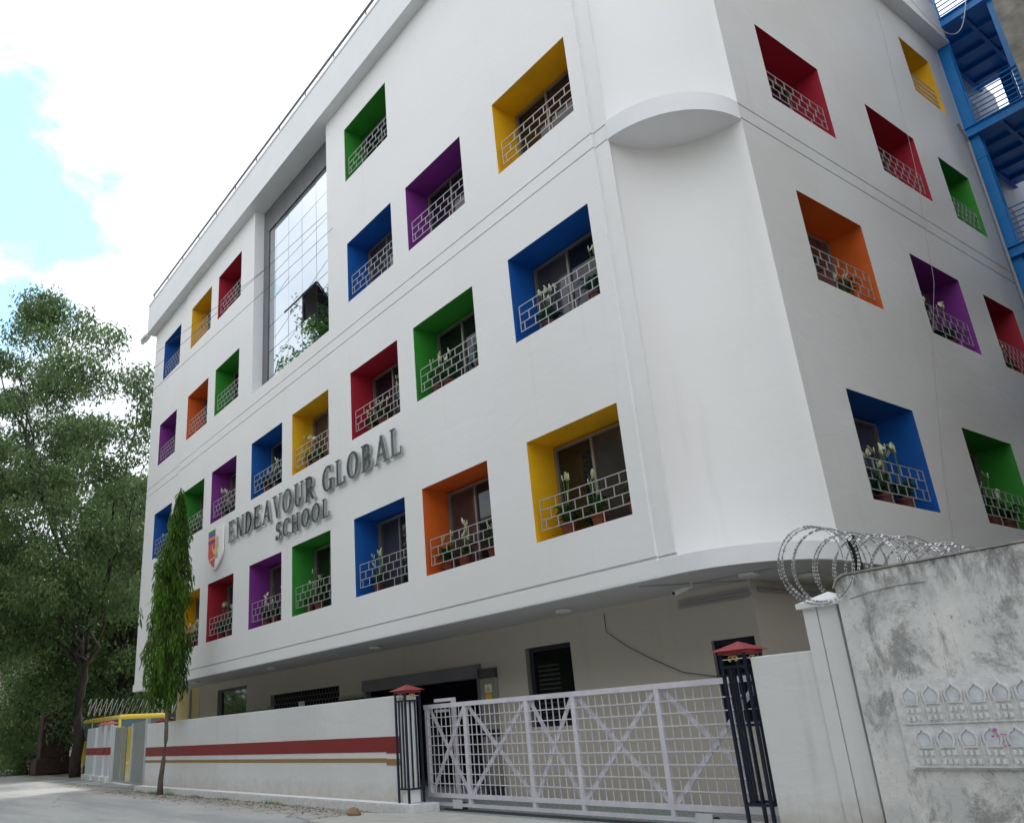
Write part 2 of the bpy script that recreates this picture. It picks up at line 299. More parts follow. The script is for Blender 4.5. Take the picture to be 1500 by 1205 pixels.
class MB:
    def __init__(s): s.v = []; s.f = []; s.m = []; s.k = 0
    def add(s, vs, fs):
        b = len(s.v); s.v += [tuple(p) for p in vs]; s.f += [tuple(i + b for i in q) for q in fs]; s.m += [s.k] * len(fs); return s
    def box(s, x0, x1, y0, y1, z0, z1):
        return s.add([(x0, y0, z0), (x1, y0, z0), (x1, y1, z0), (x0, y1, z0), (x0, y0, z1), (x1, y0, z1), (x1, y1, z1), (x0, y1, z1)],
                     [(0, 3, 2, 1), (4, 5, 6, 7), (0, 1, 5, 4), (1, 2, 6, 5), (2, 3, 7, 6), (3, 0, 4, 7)])
    def quad(s, a, b, c, d): return s.add([a, b, c, d], [(0, 1, 2, 3)])
    def prism(s, poly, z0, z1):
        n = len(poly); vs = [(x, y, z0) for x, y in poly] + [(x, y, z1) for x, y in poly]
        return s.add(vs, [tuple(range(n))[::-1], tuple(range(n, 2 * n))] + [(i, (i + 1) % n, n + (i + 1) % n, n + i) for i in range(n)])
    def yprism(s, poly, y0, y1):     # polygon in x,z pushed along y
        n = len(poly); vs = [(x, y0, z) for x, z in poly] + [(x, y1, z) for x, z in poly]
        return s.add(vs, [tuple(range(n)), tuple(range(n, 2 * n))[::-1]] + [(i, n + i, n + (i + 1) % n, (i + 1) % n) for i in range(n)])
    def tube(s, pts, r, n=6, cap=True):
        pts = [Vector(p) for p in pts]; rs = r if isinstance(r, (list, tuple)) else [r] * len(pts)
        b = []; up = Vector((0, 0, 1))
        for i, p in enumerate(pts):
            t = (pts[min(i + 1, len(pts) - 1)] - pts[max(i - 1, 0)]).normalized()
            a = t.cross(up)
            if a.length < .05: a = t.cross(Vector((1, 0, 0)))
            a.normalize(); c = t.cross(a)
            b += [p + (a * math.cos(2 * math.pi * k / n) + c * math.sin(2 * math.pi * k / n)) * rs[i] for k in range(n)]
        fs = [(i * n + k, i * n + (k + 1) % n, (i + 1) * n + (k + 1) % n, (i + 1) * n + k) for i in range(len(pts) - 1) for k in range(n)]
        if cap: fs += [tuple(range(n))[::-1], tuple(range((len(pts) - 1) * n, len(pts) * n))]
        return s.add(b, fs)
    def bar(s, a, b, w, t=None):     # square section bar between two points
        a = Vector(a); b = Vector(b); t = t or w; d = (b - a).normalized(); up = Vector((0, 0, 1))
        if abs(d.z) > .97: up = Vector((0, 1, 0))
        u = d.cross(up).normalized() * w / 2; v = d.cross(u).normalized() * t / 2
        vs = [a - u - v, a + u - v, a + u + v, a - u + v, b - u - v, b + u - v, b + u + v, b - u + v]
        return s.add(vs, [(0, 3, 2, 1), (4, 5, 6, 7), (0, 1, 5, 4), (1, 2, 6, 5), (2, 3, 7, 6), (3, 0, 4, 7)])
    def lathe(s, prof, n=14, c=(0, 0)):
        vs = [(c[0] + r * math.cos(2 * math.pi * k / n), c[1] + r * math.sin(2 * math.pi * k / n), z) for r, z in prof for k in range(n)]
        fs = [(i * n + k, i * n + (k + 1) % n, (i + 1) * n + (k + 1) % n, (i + 1) * n + k) for i in range(len(prof) - 1) for k in range(n)]
        return s.add(vs, fs + [tuple(range(n))[::-1], tuple(range((len(prof) - 1) * n, len(prof) * n))])
    def build(s, name, mats, parent=None, smooth=False, world=True, bevel=0):
        me = bpy.data.meshes.new(name); o = off(parent) if world else Vector((0, 0, 0))
        me.from_pydata([(x - o.x, y - o.y, z - o.z) for x, y, z in s.v], [], s.f)
        for m in (mats if isinstance(mats, (list, tuple)) else [mats]): me.materials.append(m)
        if any(s.m): me.polygons.foreach_set('material_index', s.m)
        if smooth: me.polygons.foreach_set('use_smooth', [True] * len(me.polygons))
        me.update(); ob = bpy.data.objects.new(name, me); col.objects.link(ob)
        if parent: ob.parent = parent; LOC[ob.name] = o if world else Vector((0, 0, 0))
        if bevel:
            b = ob.modifiers.new('bevel', 'BEVEL'); b.width = bevel; b.segments = 2; b.limit_method = 'ANGLE'
        return ob
def copy_tree(o, parent=None):
    c = o.copy(); col.objects.link(c)
    if parent: c.parent = parent
    for ch in list(o.children): copy_tree(ch, c)
    return c
def struct(name, mb, m): return tag(mb.build(name, m), kind='structure')

# ------------------------------------------------------------------ ground
struct('ground', MB().quad((-400, -300, -.012), (300, -300, -.012), (300, 400, -.012), (-400, 400, -.012)), M['earth'])
struct('road', MB().add([(60, -13, 0), (60, -.62, 0), (14, -.62, 0), (2.4, -.62, 0), (-8, .5, 0), (-20, 1.4, 0), (-32, 3, 0), (-46, 9, 0), (-60, 18, 0), (-66, 10, 0), (-50, -1, 0), (-34, -7, 0), (-18, -9, 0), (10, -13, 0)],
       [tuple(range(14))[::-1]]), M['road'])
struct('driveway', MB().prism([(15.9, -2.3), (23.4, -2.3), (23.4, -.62), (16.55, -.62), (16.5, -.98), (15.75, -1.25)], -.01, .03), M['ramp'])
struct('yard', MB().quad((-14, -.62, .008), (23.5, -.62, .008), (23.5, 14, .008), (-14, 14, .008)), M['paver'])
struct('far_pavement', MB().box(-10, 60, -15.5, -13.01, -.01, .14), M['ramp'])

# ------------------------------------------------------------------ the school
school = thing('school_building', (-1.1, 0, 0), 'long white four storey school with deep coloured window niches and a scooped corner', 'building')
XS = [(0.0, 1.78), (2.99, 4.82), (5.43, 7.26), (8.29, 10.16), (10.72, 12.57), (13.58, 15.47), (16.05, 17.95), (18.94, 20.83)]
YS = [(2.56, 4.47), (6.12, 8.04), (9.11, 10.55)]
ZS = [(3.73, 5.33), (7.06, 8.63), (10.40, 11.94), (13.69, 15.23)]
ROWN = ['lowest row', 'second row', 'third row', 'top row']
FRONT = {(2, 1): 'yellow', (3, 1): 'red', (4, 1): 'purple', (5, 1): 'green', (6, 1): 'blue', (7, 1): 'orange', (8, 1): 'yellow',
         (1, 2): 'blue', (2, 2): 'green', (3, 2): 'purple', (4, 2): 'blue', (5, 2): 'yellow', (6, 2): 'red', (7, 2): 'green', (8, 2): 'blue',
         (1, 3): 'purple', (2, 3): 'orange', (3, 3): 'green', (6, 3): 'blue', (7, 3): 'purple', (8, 3): 'yellow',
         (1, 4): 'blue', (2, 4): 'yellow', (3, 4): 'red', (6, 4): 'green'}
SIDE = {(1, 1): 'blue', (2, 1): 'green', (1, 2): 'orange', (2, 2): 'purple', (3, 2): 'red', (1, 3): 'red', (2, 3): 'red', (3, 3): 'green', (3, 4): 'yellow'}
DEP = .63
GL = (8.22, 12.65, 10.10, 16.08)     # the glass bay
def facade(fn, us, zs, depth):
    """grid wall; depth(u,z) gives how far a cell lies back, None leaves a hole"""
    mb = MB(); nu, nz_ = len(us) - 1, len(zs) - 1
    D = [[depth((us[i] + us[i + 1]) / 2, (zs[j] + zs[j + 1]) / 2) for j in range(nz_)] for i in range(nu)]
    for i in range(nu):
        for j in range(nz_):
            d = D[i][j]
            if d is None: continue
            u0, u1, z0, z1 = us[i], us[i + 1], zs[j], zs[j + 1]
            mb.quad(fn(u0, d, z0), fn(u1, d, z0), fn(u1, d, z1), fn(u0, d, z1))
            if i + 1 < nu and D[i + 1][j] is not None and D[i + 1][j] != d:
                e = D[i + 1][j]; mb.quad(fn(u1, d, z0), fn(u1, e, z0), fn(u1, e, z1), fn(u1, d, z1))
            if j + 1 < nz_ and D[i][j + 1] is not None and D[i][j + 1] != d:
                e = D[i][j + 1]; mb.quad(fn(u0, d, z1), fn(u1, d, z1), fn(u1, e, z1), fn(u0, e, z1))
    return mb
fF = lambda u, d, z: (u, d, z)
fR = lambda u, d, z: (22.75 - d, u, z)
def groove(z): return abs(z - 9.49) < .016 or abs(z - 9.76) < .016
def dF(u, z):
    for (c, r) in FRONT:
        if XS[c - 1][0] < u < XS[c - 1][1] and ZS[r - 1][0] < z < ZS[r - 1][1]: return None
    if GL[0] < u < GL[1] and z > GL[2]: return None
    d = .045 if (u > 21.1 or u < 2.42) else 0.
    if groove(z) or (abs(z - 3.10) < .016 and u > -.5): d += .035
    return d
def dR(u, z):
    for (c, r) in SIDE:
        if YS[c - 1][0] < u < YS[c - 1][1] and ZS[r - 1][0] < z < ZS[r - 1][1]: return None
    return .035 if groove(z) else 0.
zs_all = sorted({2.86, 16.08, 3.085, 3.115, 9.475, 9.505, 9.745, 9.775, 10.10} | {a for p in ZS for a in p})
us_f = sorted({-1.1, -.5, 2.42, 21.1, 21.38, GL[0], GL[1]} | {a for p in XS for a in p})
us_r = sorted({1.43, 11.35} | {a for p in YS for a in p})
fw = facade(fF, us_f, zs_all, dF); fw.build('front_wall', M['white'], school)
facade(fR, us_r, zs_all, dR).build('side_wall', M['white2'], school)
# scooped corner: a concave quarter round between the two facades
def arc(cx, cy, r, a0, a1, n=28): return [(cx + r * math.cos(R(a0 + (a1 - a0) * i / n)), cy + r * math.sin(R(a0 + (a1 - a0) * i / n))) for i in range(n + 1)]
sc = arc(22.78, -.03, 1.43, 180 - 1.5, 90 + 1.2)
sc[0] = (21.38, .045); sc[-1] = (22.75, 1.43)
mb = MB(); n = len(sc)
mb.add([(x, y, 3.0) for x, y in sc] + [(x, y, 16.08) for x, y in sc], [(i, i + 1, n + i + 1, n + i) for i in range(n - 1)])
mb.build('scooped_corner', M['white'], school, smooth=True)
def bulge(e): return arc(21.36, 1.40, 1.40 + e, -90, 0)      # convex quarter round outline
mb = MB(); mb.prism([(21.38, .01)] + bulge(0)[1:] + sc[::-1][:-1], 9.44, 9.76); mb.build('corner_ledge', M['trim'], school)
# back and end walls, floor slab with rounded corner, roof slab and parapet
mb = MB(); mb.box(-1.1, -1.0, .06, 12, 2.86, 16.08); mb.box(-1.1, 22.4, 12, 12.1, 0, 16.08); mb.box(22.3, 22.45, 11.36, 16.3, 0, 17.2); mb.box(22.45, 22.75, 11.36, 11.46, 0, 16.08)
mb.box(12, 22.4, 15.1, 15.2, 0, 16.0)
mb.build('rear_walls', M['white'], school)
slab = [(-1.1, .003), (21.36, .003)] + [(x, y) for x, y in bulge(-.003)[1:]] + [(22.747, 11.35), (-1.1, 11.35)]
mb = MB(); mb.prism(slab, 2.842, 3.06); mb.build('floor_slab', M['trim'], school)
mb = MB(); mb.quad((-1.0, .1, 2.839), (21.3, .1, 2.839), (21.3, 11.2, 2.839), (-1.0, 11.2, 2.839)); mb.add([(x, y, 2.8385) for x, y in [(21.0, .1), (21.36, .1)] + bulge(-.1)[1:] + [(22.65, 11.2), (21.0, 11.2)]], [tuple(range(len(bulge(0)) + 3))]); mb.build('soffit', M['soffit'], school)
def para(e): return [(-1.35, -e), (21.36, -e)] + [(x, y) for x, y in bulge(e)[1:]] + [(22.75 + e, 11.5), (22.4, 11.5), (22.4, 12.1), (-1.35, 12.1)]
mb = MB(); mb.prism(para(.28), 16.08, 16.15); mb.prism(para(.25), 16.151, 17.30); mb.prism(para(.27), 17.301, 17.36)
pr = mb.build('parapet', M['trim'], school)
mb = MB(); mb.tube([(-1.0, -.2, 17.66), (21.3, -.2, 17.66)], .035, 6)
for x in np.arange(-1.4, 21.3, 1.6): mb.tube([(x + .5, -.2, 17.36), (x + .5, -.2, 17.64)], .016, 5)
mb.build('parapet_rail', M['rail_dark'], school)
mb = MB(); mb.box(-1.95, -1.36, -.34, -.1, 16.02, 16.14); mb.tube([(-2.05, -.22, 16.02), (-1.35, -.22, 16.1)], .07, 8); mb.build('roof_spout', M['trim'], school, bevel=.02)
# ground floor, set back under the overhang
mb = MB()
gw_holes = [(2.6, 4.8, 1.0, 2.62), (6.4, 10.17, .9, 2.25), (11.36, 15.52, 0, 2.27), (16.78, 17.9, 1.12, 2.41), (20.62, 21.3, 1.0, 2.12)]
def dG(u, z):
    for a, b, c, e in gw_holes:
        if a < u < b and c < z < e: return None
    return 1.5
facade(fF, sorted({-.2, 21.39} | {a for h in gw_holes for a in h[:2]}), sorted({0., 2.84} | {a for h in gw_holes for a in h[2:] }), dG).build('ground_floor_wall', M['ground_wall'], school)
mb = MB(); mb.quad((21.39, 1.5, 0), (21.39, 11.9, 0), (21.39, 11.9, 2.84), (21.39, 1.5, 2.84)); mb.build('ground_side_wall', M['ground_wall'], school)
mb = MB(); mb.quad((-1.08, 1.5, 0), (-.2, 1.5, 0), (-.2, 1.5, 2.84), (-1.08, 1.5, 2.84)); mb.quad((-1.08, 1.5, 0), (-1.08, 11.9, 0), (-1.08, 11.9, 2.84), (-1.08, 1.5, 2.84)); mb.box(-.2, 1.1, 1.488, 1.497, 0, 2.83)
mb.build('yellow_end_wall', M['yellow_wall'], school)
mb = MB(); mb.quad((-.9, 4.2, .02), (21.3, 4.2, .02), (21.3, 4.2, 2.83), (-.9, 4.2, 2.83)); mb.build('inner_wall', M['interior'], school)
for a, b, c, e in gw_holes:          # plastered jambs of the ground floor openings
    mb = MB()
    for xx in (a, b): mb.quad((xx, 1.5, c), (xx, 1.62, c), (xx, 1.62, e), (xx, 1.5, e))
    mb.quad((a, 1.5, e), (b, 1.5, e), (b, 1.62, e), (a, 1.62, e)); mb.quad((a, 1.5, c), (b, 1.5, c), (b, 1.62, c), (a, 1.62, c))
    mb.build('opening_jamb', M['marble'], school)
def gwindow(x0, x1, z0, z1, lab, mull):
    f = MB(); t = .07
    f.box(x0, x0 + t, 1.56, 1.62, z0, z1); f.box(x1 - t, x1, 1.56, 1.62, z0, z1); f.box(x0 + t, x1 - t, 1.56, 1.62, z1 - t, z1); f.box(x0 + t, x1 - t, 1.56, 1.62, z0, z0 + t)
    if mull: f.box(x0 + mull, x0 + mull + .04, 1.57, 1.61, z0 + t, z1 - t)
    fo = tag(f.build('ground_window', M['navy'], school), lab)
    MB().quad((x0, 1.6, z0), (x1, 1.6, z0), (x1, 1.6, z1), (x0, 1.6, z1)).build('pane', M['glass_ground'] if x0 > 5 else M['glass_dark'], fo)
gwindow(2.72, 4.8, 1.0, 2.62, 'navy framed window at the yellow end of the ground floor', 0)
gwindow(16.84, 17.9, 1.12, 2.41, 'tall navy framed ground floor window above the sliding gate', 0)
gwindow(20.62, 21.3, 1.0, 2.12, 'small dark window behind the right gate pillar', 0)
f = MB()
for i in range(12): f.box(16.98, 17.5, 1.588, 1.592, 1.25 + i * .075, 1.28 + i * .075)
f.build('blind_slats', M['marble_dark'], school)
g = MB(); zz = .95                    # brick pattern grille before the long opening
while zz < 2.25: g.box(6.42, 10.15, 1.54, 1.555, zz, zz + .012); zz += .13
for j in range(10):
    for i in range(25):
        x = 6.42 + (i + .5 * (j % 2)) * .16
        if x < 10.15: g.box(x, x + .01, 1.556, 1.566, .95 + j * .13, .95 + (j + 1) * .13)
gg = tag(g.build('corridor_grille', M['shutter'], school), 'dark brick pattern grille across the long ground floor opening')
MB().box(8.05, 8.35, 1.50, 1.53, 1.35, 2.0).build('notice', M['sign_white'], gg)
f = MB(); f.box(11.37, 15.51, 1.40, 1.60, 2.02, 2.26)
for i in range(5): f.box(11.37, 15.51, 1.392, 1.399, 2.03 + i * .045, 2.06 + i * .045)
f.box(11.38, 11.46, 1.45, 1.58, 0, 2.02); f.box(15.43, 15.5, 1.45, 1.58, 0, 2.02)
tag(f.build('rolling_shutter', M['shutter'], school), 'rolled up steel shutter over the wide entrance')
for a in ((15.53, 15.98, 1.44, 1.496, 0, 2.0), (10.2, 11.34, 1.46, 1.496, 0, 2.0), (5.28, 6.38, 1.46, 1.496, 0, 2.0)): MB().box(*a).build('marble_facing', M['marble'], school)
for a in ((15.52, 15.99, 1.425, 1.49, 2.001, 2.17), (15.52, 15.99, 1.425, 1.437, 1.0, 1.12), (15.52, 15.99, 1.425, 1.437, .05, .22), (10.19, 11.35, 1.44, 1.457, 1.72, 1.93), (10.19, 11.35, 1.44, 1.457, .05, .22), (4.9, 6.39, 1.44, 1.457, 1.72, 1.93), (4.9, 6.39, 1.44, 1.457, .05, .22)):
    MB().box(*a).build('dark_marble_band', M['marble_dark'], school)
for a in ((13.2, 13.9, 3.0, 3.6, .02, .9), (12.0, 12.5, 2.6, 3.1, .02, 1.4)): MB().box(*a).build('lobby_counter', M['marble_dark'], school)
ns = MB().box(15.68, 15.86, 1.43, 1.4395, 1.75, 1.89).build('warning_notice', M['sign_white'], school)
MB().add([(15.71, 1.4285, 1.77), (15.83, 1.4285, 1.77), (15.77, 1.4285, 1.875)], [(0, 1, 2)]).build('warning_triangle', M['sign_yellow'], ns)
MB().box(15.69, 15.85, 1.43, 1.4395, 1.60, 1.735).build('yellow_notice', M['sign_yellow'], school)
# window niches
RND = random.Random(5)
def niche(fn, u0, u1, z0, z1, colr, lab, side=False):
    d0 = .045 if (not side and u0 < 2.4) else 0.
    g = .0; mb = MB(); D = DEP
    def q(*a): mb.quad(*[fn(*p) for p in a])
    e = .004
    q((u0, d0, z0), (u0, D, z0), (u0, D, z1), (u0, d0, z1)); q((u1, d0, z0), (u1, D, z0), (u1, D, z1), (u1, d0, z1))
    q((u0, d0, z1), (u1, d0, z1), (u1, D, z1), (u0, D, z1)); q((u0, d0, z0), (u1, d0, z0), (u1, D, z0), (u0, D, z0))
    q((u0, D, z0), (u1, D, z0), (u1, D, z1), (u0, D, z1))
    win = tag(mb.build('window', M[colr], school), lab)
    # inner window against the back of the niche
    a, b = u0 + .02, u1 - .02
    c, e2 = z0 + .05, z1 - .04
    f = MB()
    def bx(U0, U1, D0, D1, Z0, Z1):
        p = [fn(U0, D0, Z0), fn(U1, D1, Z1)]; lo = [min(p[0][k], p[1][k]) for k in range(3)]; hi = [max(p[0][k], p[1][k]) for k in range(3)]
        f.box(lo[0], hi[0], lo[1], hi[1], lo[2], hi[2])
    t = .045; mu = a + (b - a) * (.42 if not side else .5)
    bx(a, a + t, D - .07, D - .01, c, e2); bx(b - t, b, D - .07, D - .01, c, e2)
    bx(a + t, b - t, D - .07, D - .01, e2 - t, e2); bx(a + t, b - t, D - .07, D - .01, c, c + t)
    bx(mu, mu + t, D - .065, D - .012, c + t, e2 - t)
    f.build('window_frame', M['frame'], win)
    tl = RND.uniform(-.012, .012)
    p = MB(); p.quad(fn(a + t, D - .02, c + t), fn(mu, D - .02 , c + t), fn(mu, D - .02, e2 - t), fn(a + t, D - .02, e2 - t))
    p.build('pane', M['curtain'] if RND.random() < .75 else M['glass_dark'], win)
    p = MB(); p.quad(fn(mu + t, D - .03 + tl, c + t), fn(b - t, D - .03, c + t), fn(b - t, D - .03 - tl, e2 - t), fn(mu + t, D - .03, e2 - t))
    p.build('pane', M['glass_dark'] if RND.random() < .7 else M['curtain'], win)
    # brick pattern grille across the mouth
    f = MB(); s = .0064; dd = d0 + .05
    g0, g1, h0, h1 = u0 + .10, u1 - .004, z0 + .17, z0 + .63
    if side: g0, g1 = u0 + .004, u1 - .10
    hh = (h1 - h0) / 3
    for k in range(4): bx(g0, g1, dd - s, dd + s, h0 + k * hh - s, h0 + k * hh + s)
    nb = 7; w_ = (g1 - g0) / nb * 1.02
    if side: bx(g1 - 2 * s, g1, dd - s * .9, dd + s * .9, h0 + s, h1 - s)
    else: bx(g0, g0 + 2 * s, dd - s * .9, dd + s * .9, h0 + s, h1 - s)
    for k in range(3):
        for i in range(nb + 1):
            x = g0 + (i + (.5 if k == 1 else .02 if k == 0 else .98)) * w_ * .97 + .1
            if g0 + .06 < x < g1 - .06: bx(x - s, x + s, dd - s * .9, dd + s * .9, h0 + k * hh + s, h0 + (k + 1) * hh - s)
    for k in (.36, .70): x = g0 + (g1 - g0) * k; bx(x - s, x + s, dd - s * .9, dd + s * .9, z0, h0 - s)
    f.build('grille', M['grille'], win)
    return win
for (c, r), colr in FRONT.items():
    niche(fF, *XS[c - 1], *ZS[r - 1], colr, '%s niche window in the %s of the street front' % (colr, ROWN[r - 1]))
for (c, r), colr in SIDE.items():
    niche(fR, *YS[c - 1], *ZS[r - 1], colr, '%s niche window in the %s of the side facade' % (colr, ROWN[r - 1]), True)
# glass bay
GD = .33
mb = MB(); x0, x1, z0, z1 = GL
mb.quad((x0, 0, z0), (x0, GD + .1, z0), (x0, GD + .1, z1), (x0, 0, z1)); mb.quad((x1, 0, z0), (x1, GD + .1, z0), (x1, GD + .1, z1), (x1, 0, z1))
mb.quad((x0, 0, z0), (x1, 0, z0), (x1, GD + .1, z0), (x0, GD + .1, z0)); mb.quad((x0, GD + .1, z0), (x1, GD + .1, z0), (x1, GD + .1, z1), (x0, GD + .1, z1))
bay = mb.build('glass_bay', M['trim'], school)
RND = random.Random(8); XG = [8.22, 9.0, 9.82, 10.64, 11.46, 12.28, 12.65]; ZG = [10.1, 10.5, 11.3, 12.1, 12.9, 13.7, 14.5, 15.3, 16.08]; ph = .8; OPEN = (3, 2)
pm = MB(); sm = MB()
for i in range(len(XG) - 1):
    for j in range(len(ZG) - 1):
        a, b, c, e = XG[i] + .008, XG[i + 1] - .008, ZG[j] + .008, ZG[j + 1] - .008
        if (i, j) == OPEN: continue
        t1, t2 = RND.uniform(-.003, .003), RND.uniform(-.003, .003)
        pm.quad((a, GD + t1, c), (b, GD + t2, c), (b, GD - t1 + t2, e), (a, GD, e))
pm.build('glass_panel', M['mirror'], bay)
for xg in XG: sm.box(xg - .01, xg + .01, GD + .005, GD + .03, z0, z1)
for zg in ZG: sm.box(x0, x1, GD + .031, GD + .05, zg - .01, zg + .01)
sm.build('glazing_seams', M['seam'], bay)
MB().box(8.225, 8.55, GD - .03, GD - .004, 10.11, 15.29).build('reflection_strip', M['dark_reflection'], bay); MB().box(8.225, 12.645, GD - .03, GD - .004, 15.295, 16.07).build('reflection_strip', M['dark_reflection'], bay)  # grey strips laid on the glass in place of a dark reflection
a, b, c, e = 10.64, 11.46, 11.3, 12.1
mb = MB(); mb.quad((a, GD + .06, c), (b, GD + .06, c), (b, GD + .06, e), (a, GD + .06, e)); mb.build('dark_opening', M['interior'], bay)
sash = MB(); ang = R(38)
def sp(u, t, o=0): return (u, GD - .02 - math.sin(ang) * t - math.cos(ang) * o, e - math.cos(ang) * t + math.sin(ang) * o)
sash.quad(sp(a + .04, .04), sp(b - .04, .04), sp(b - .04, ph - .04), sp(a + .04, ph - .04))
so_ = sash.build('open_sash', M['mirror'], bay)
sf = MB()
for (p, q) in (((a, 0), (b, 0)), ((a, ph), (b, ph)), ((a, 0), (a, ph)), ((b, 0), (b, ph))): sf.bar(sp(p[0], p[1]), sp(q[0], q[1]), .032)
sf.tube([sp(a, ph * .5), (a, GD, c + .45)], .01, 5); sf.tube([sp(b, ph * .5), (b, GD, c + .45)], .01, 5)
tag(sf.build('sash_frame', M['black'], bay), 'black frame of the one open pane in the glass bay')
# soffit fittings and wall runs
for i, (x, y) in enumerate([(18.47, .87), (21.75, .95), (13.03, .75), (3.4, .5), (8.2, .7), (22.0, 1.9)]):
    MB().lathe([(.13, 2.79), (.13, 2.83), (.10, 2.838)], 16, (x, y)).build('soffit_lamp', M['sign_white'], school, smooth=False)
mb = MB()
for dz in (0, .045, .09): mb.bar((20.2, 1.47, 2.72 - dz), (21.36, 1.47, 2.72 - dz), .022)
for dz in (0, .045): mb.bar((21.42, 1.6, 2.74 - dz), (21.42, 6, 2.74 - dz), .022)
mb.bar((20.55, .25, 2.83), (21.38, 1.45, 2.83), .02); mb.bar((20.9, .9, 2.83), (22.4, .9, 2.83), .02)
mb.build('conduit_run', M['pipe'], school)
mb = MB(); mb.tube([(18.74, 1.48, 2.76), (18.75, 1.47, 2.47), (19.1, 1.47, 2.23), (19.6, 1.47, 1.97), (20.1, 1.47, 1.75), (20.6, 1.47, 1.66), (21.2, 1.47, 1.65)], .006, 5); mb.build('loose_wire', M['cable'], school)
mb = MB(); mb.tube([(.35, 1.46, .1), (.35, 1.46, 2.8)], .04, 8); mb.box(.15, .55, 1.38, 1.44, 1.55, 1.85); mb.build('drain_pipe', M['pipe'], school)
mb = MB()   # thin wire down the side facade
wp = [(22.80, 8.3, 16.9), (22.78, 8.15, 14.5), (22.78, 7.5, 10.6), (22.78, 6.75, 8.2), (22.78, 5.9, 6.8), (22.78, 5.0, 4.6), (22.78, 4.5, 3.1)]
mb.tube(wp, .004, 4); mb.build('hanging_wire', M['pipe'], school)
mb = MB(); ctl = [Vector(p) for p in ((22.9, 7.2, 18.6), (23.06, 8.4, 16.95), (23.15, 9.6, 16.0), (23.25, 10.7, 15.75), (23.45, 11.3, 16.2), (23.85, 11.4, 17.5))]; wl = []
for i in range(5):
    p0, p1, p2, p3 = ctl[max(i - 1, 0)], ctl[i], ctl[i + 1], ctl[min(i + 2, 5)]
    for k in range(6):
        t = k / 6; wl.append(.5 * ((2 * p1) + (p2 - p0) * t + (2 * p0 - 5 * p1 + 4 * p2 - p3) * t * t + (3 * p1 - p0 - 3 * p2 + p3) * t ** 3))
mb.tube(wl, .011, 5); mb.build('slack_cable', M['sign_white'], school)
mb = MB(); mb.tube([(22.8, 11.25, 2), (22.8, 11.25, 13.2), (22.83, 10.8, 13.5)], .03, 6); mb.build('downpipe', M['pipe'], school)

# CCTV camera
cc = thing('security_camera', (21.0, .5, 2.62), 'white bullet security camera hanging under the soffit beside the rounded corner', 'camera')
MB().tube([(21.05, .7, 2.84), (21.05, .7, 2.76), (21.0, .55, 2.73)], .014, 8).build('bracket', M['sign_white'], cc)
MB().tube([(21.02, .62, 2.745), (20.98, .40, 2.68)], .036, 12).build('housing', M['sign_white'], cc)
MB().tube([(20.979, .399, 2.68), (20.977, .392, 2.678)], .026, 12).build('lens', M['black'], cc)

# ------------------------------------------------------------------ serif lettering
def ellring(cx, cz, rx, rz, irx, irz, a0=0, a1=360, n=20):
    out = []
    for i in range(n):
        p, q = R(a0 + (a1 - a0) * i / n), R(a0 + (a1 - a0) * (i + 1) / n)
        out.append([(cx + rx * math.cos(p), cz + rz * math.sin(p)), (cx + rx * math.cos(q), cz + rz * math.sin(q)),
                    (cx + irx * math.cos(q), cz + irz * math.sin(q)), (cx + irx * math.cos(p), cz + irz * math.sin(p))])
    return out
def rc(x0, x1, z0, z1): return [(x0, z0), (x1, z0), (x1, z1), (x0, z1)]
TK, TN, SF = .145, .06, .05
def stem(x): return [rc(x, x + TK, SF, 1 - SF), rc(x - .07, x + TK + .07, 0, SF), rc(x - .07, x + TK + .07, 1 - SF, 1)]
def dg(x0, z0, x1, z1, w): return [(x0, z0), (x0 + w, z0), (x1 + w, z1), (x1, z1)]
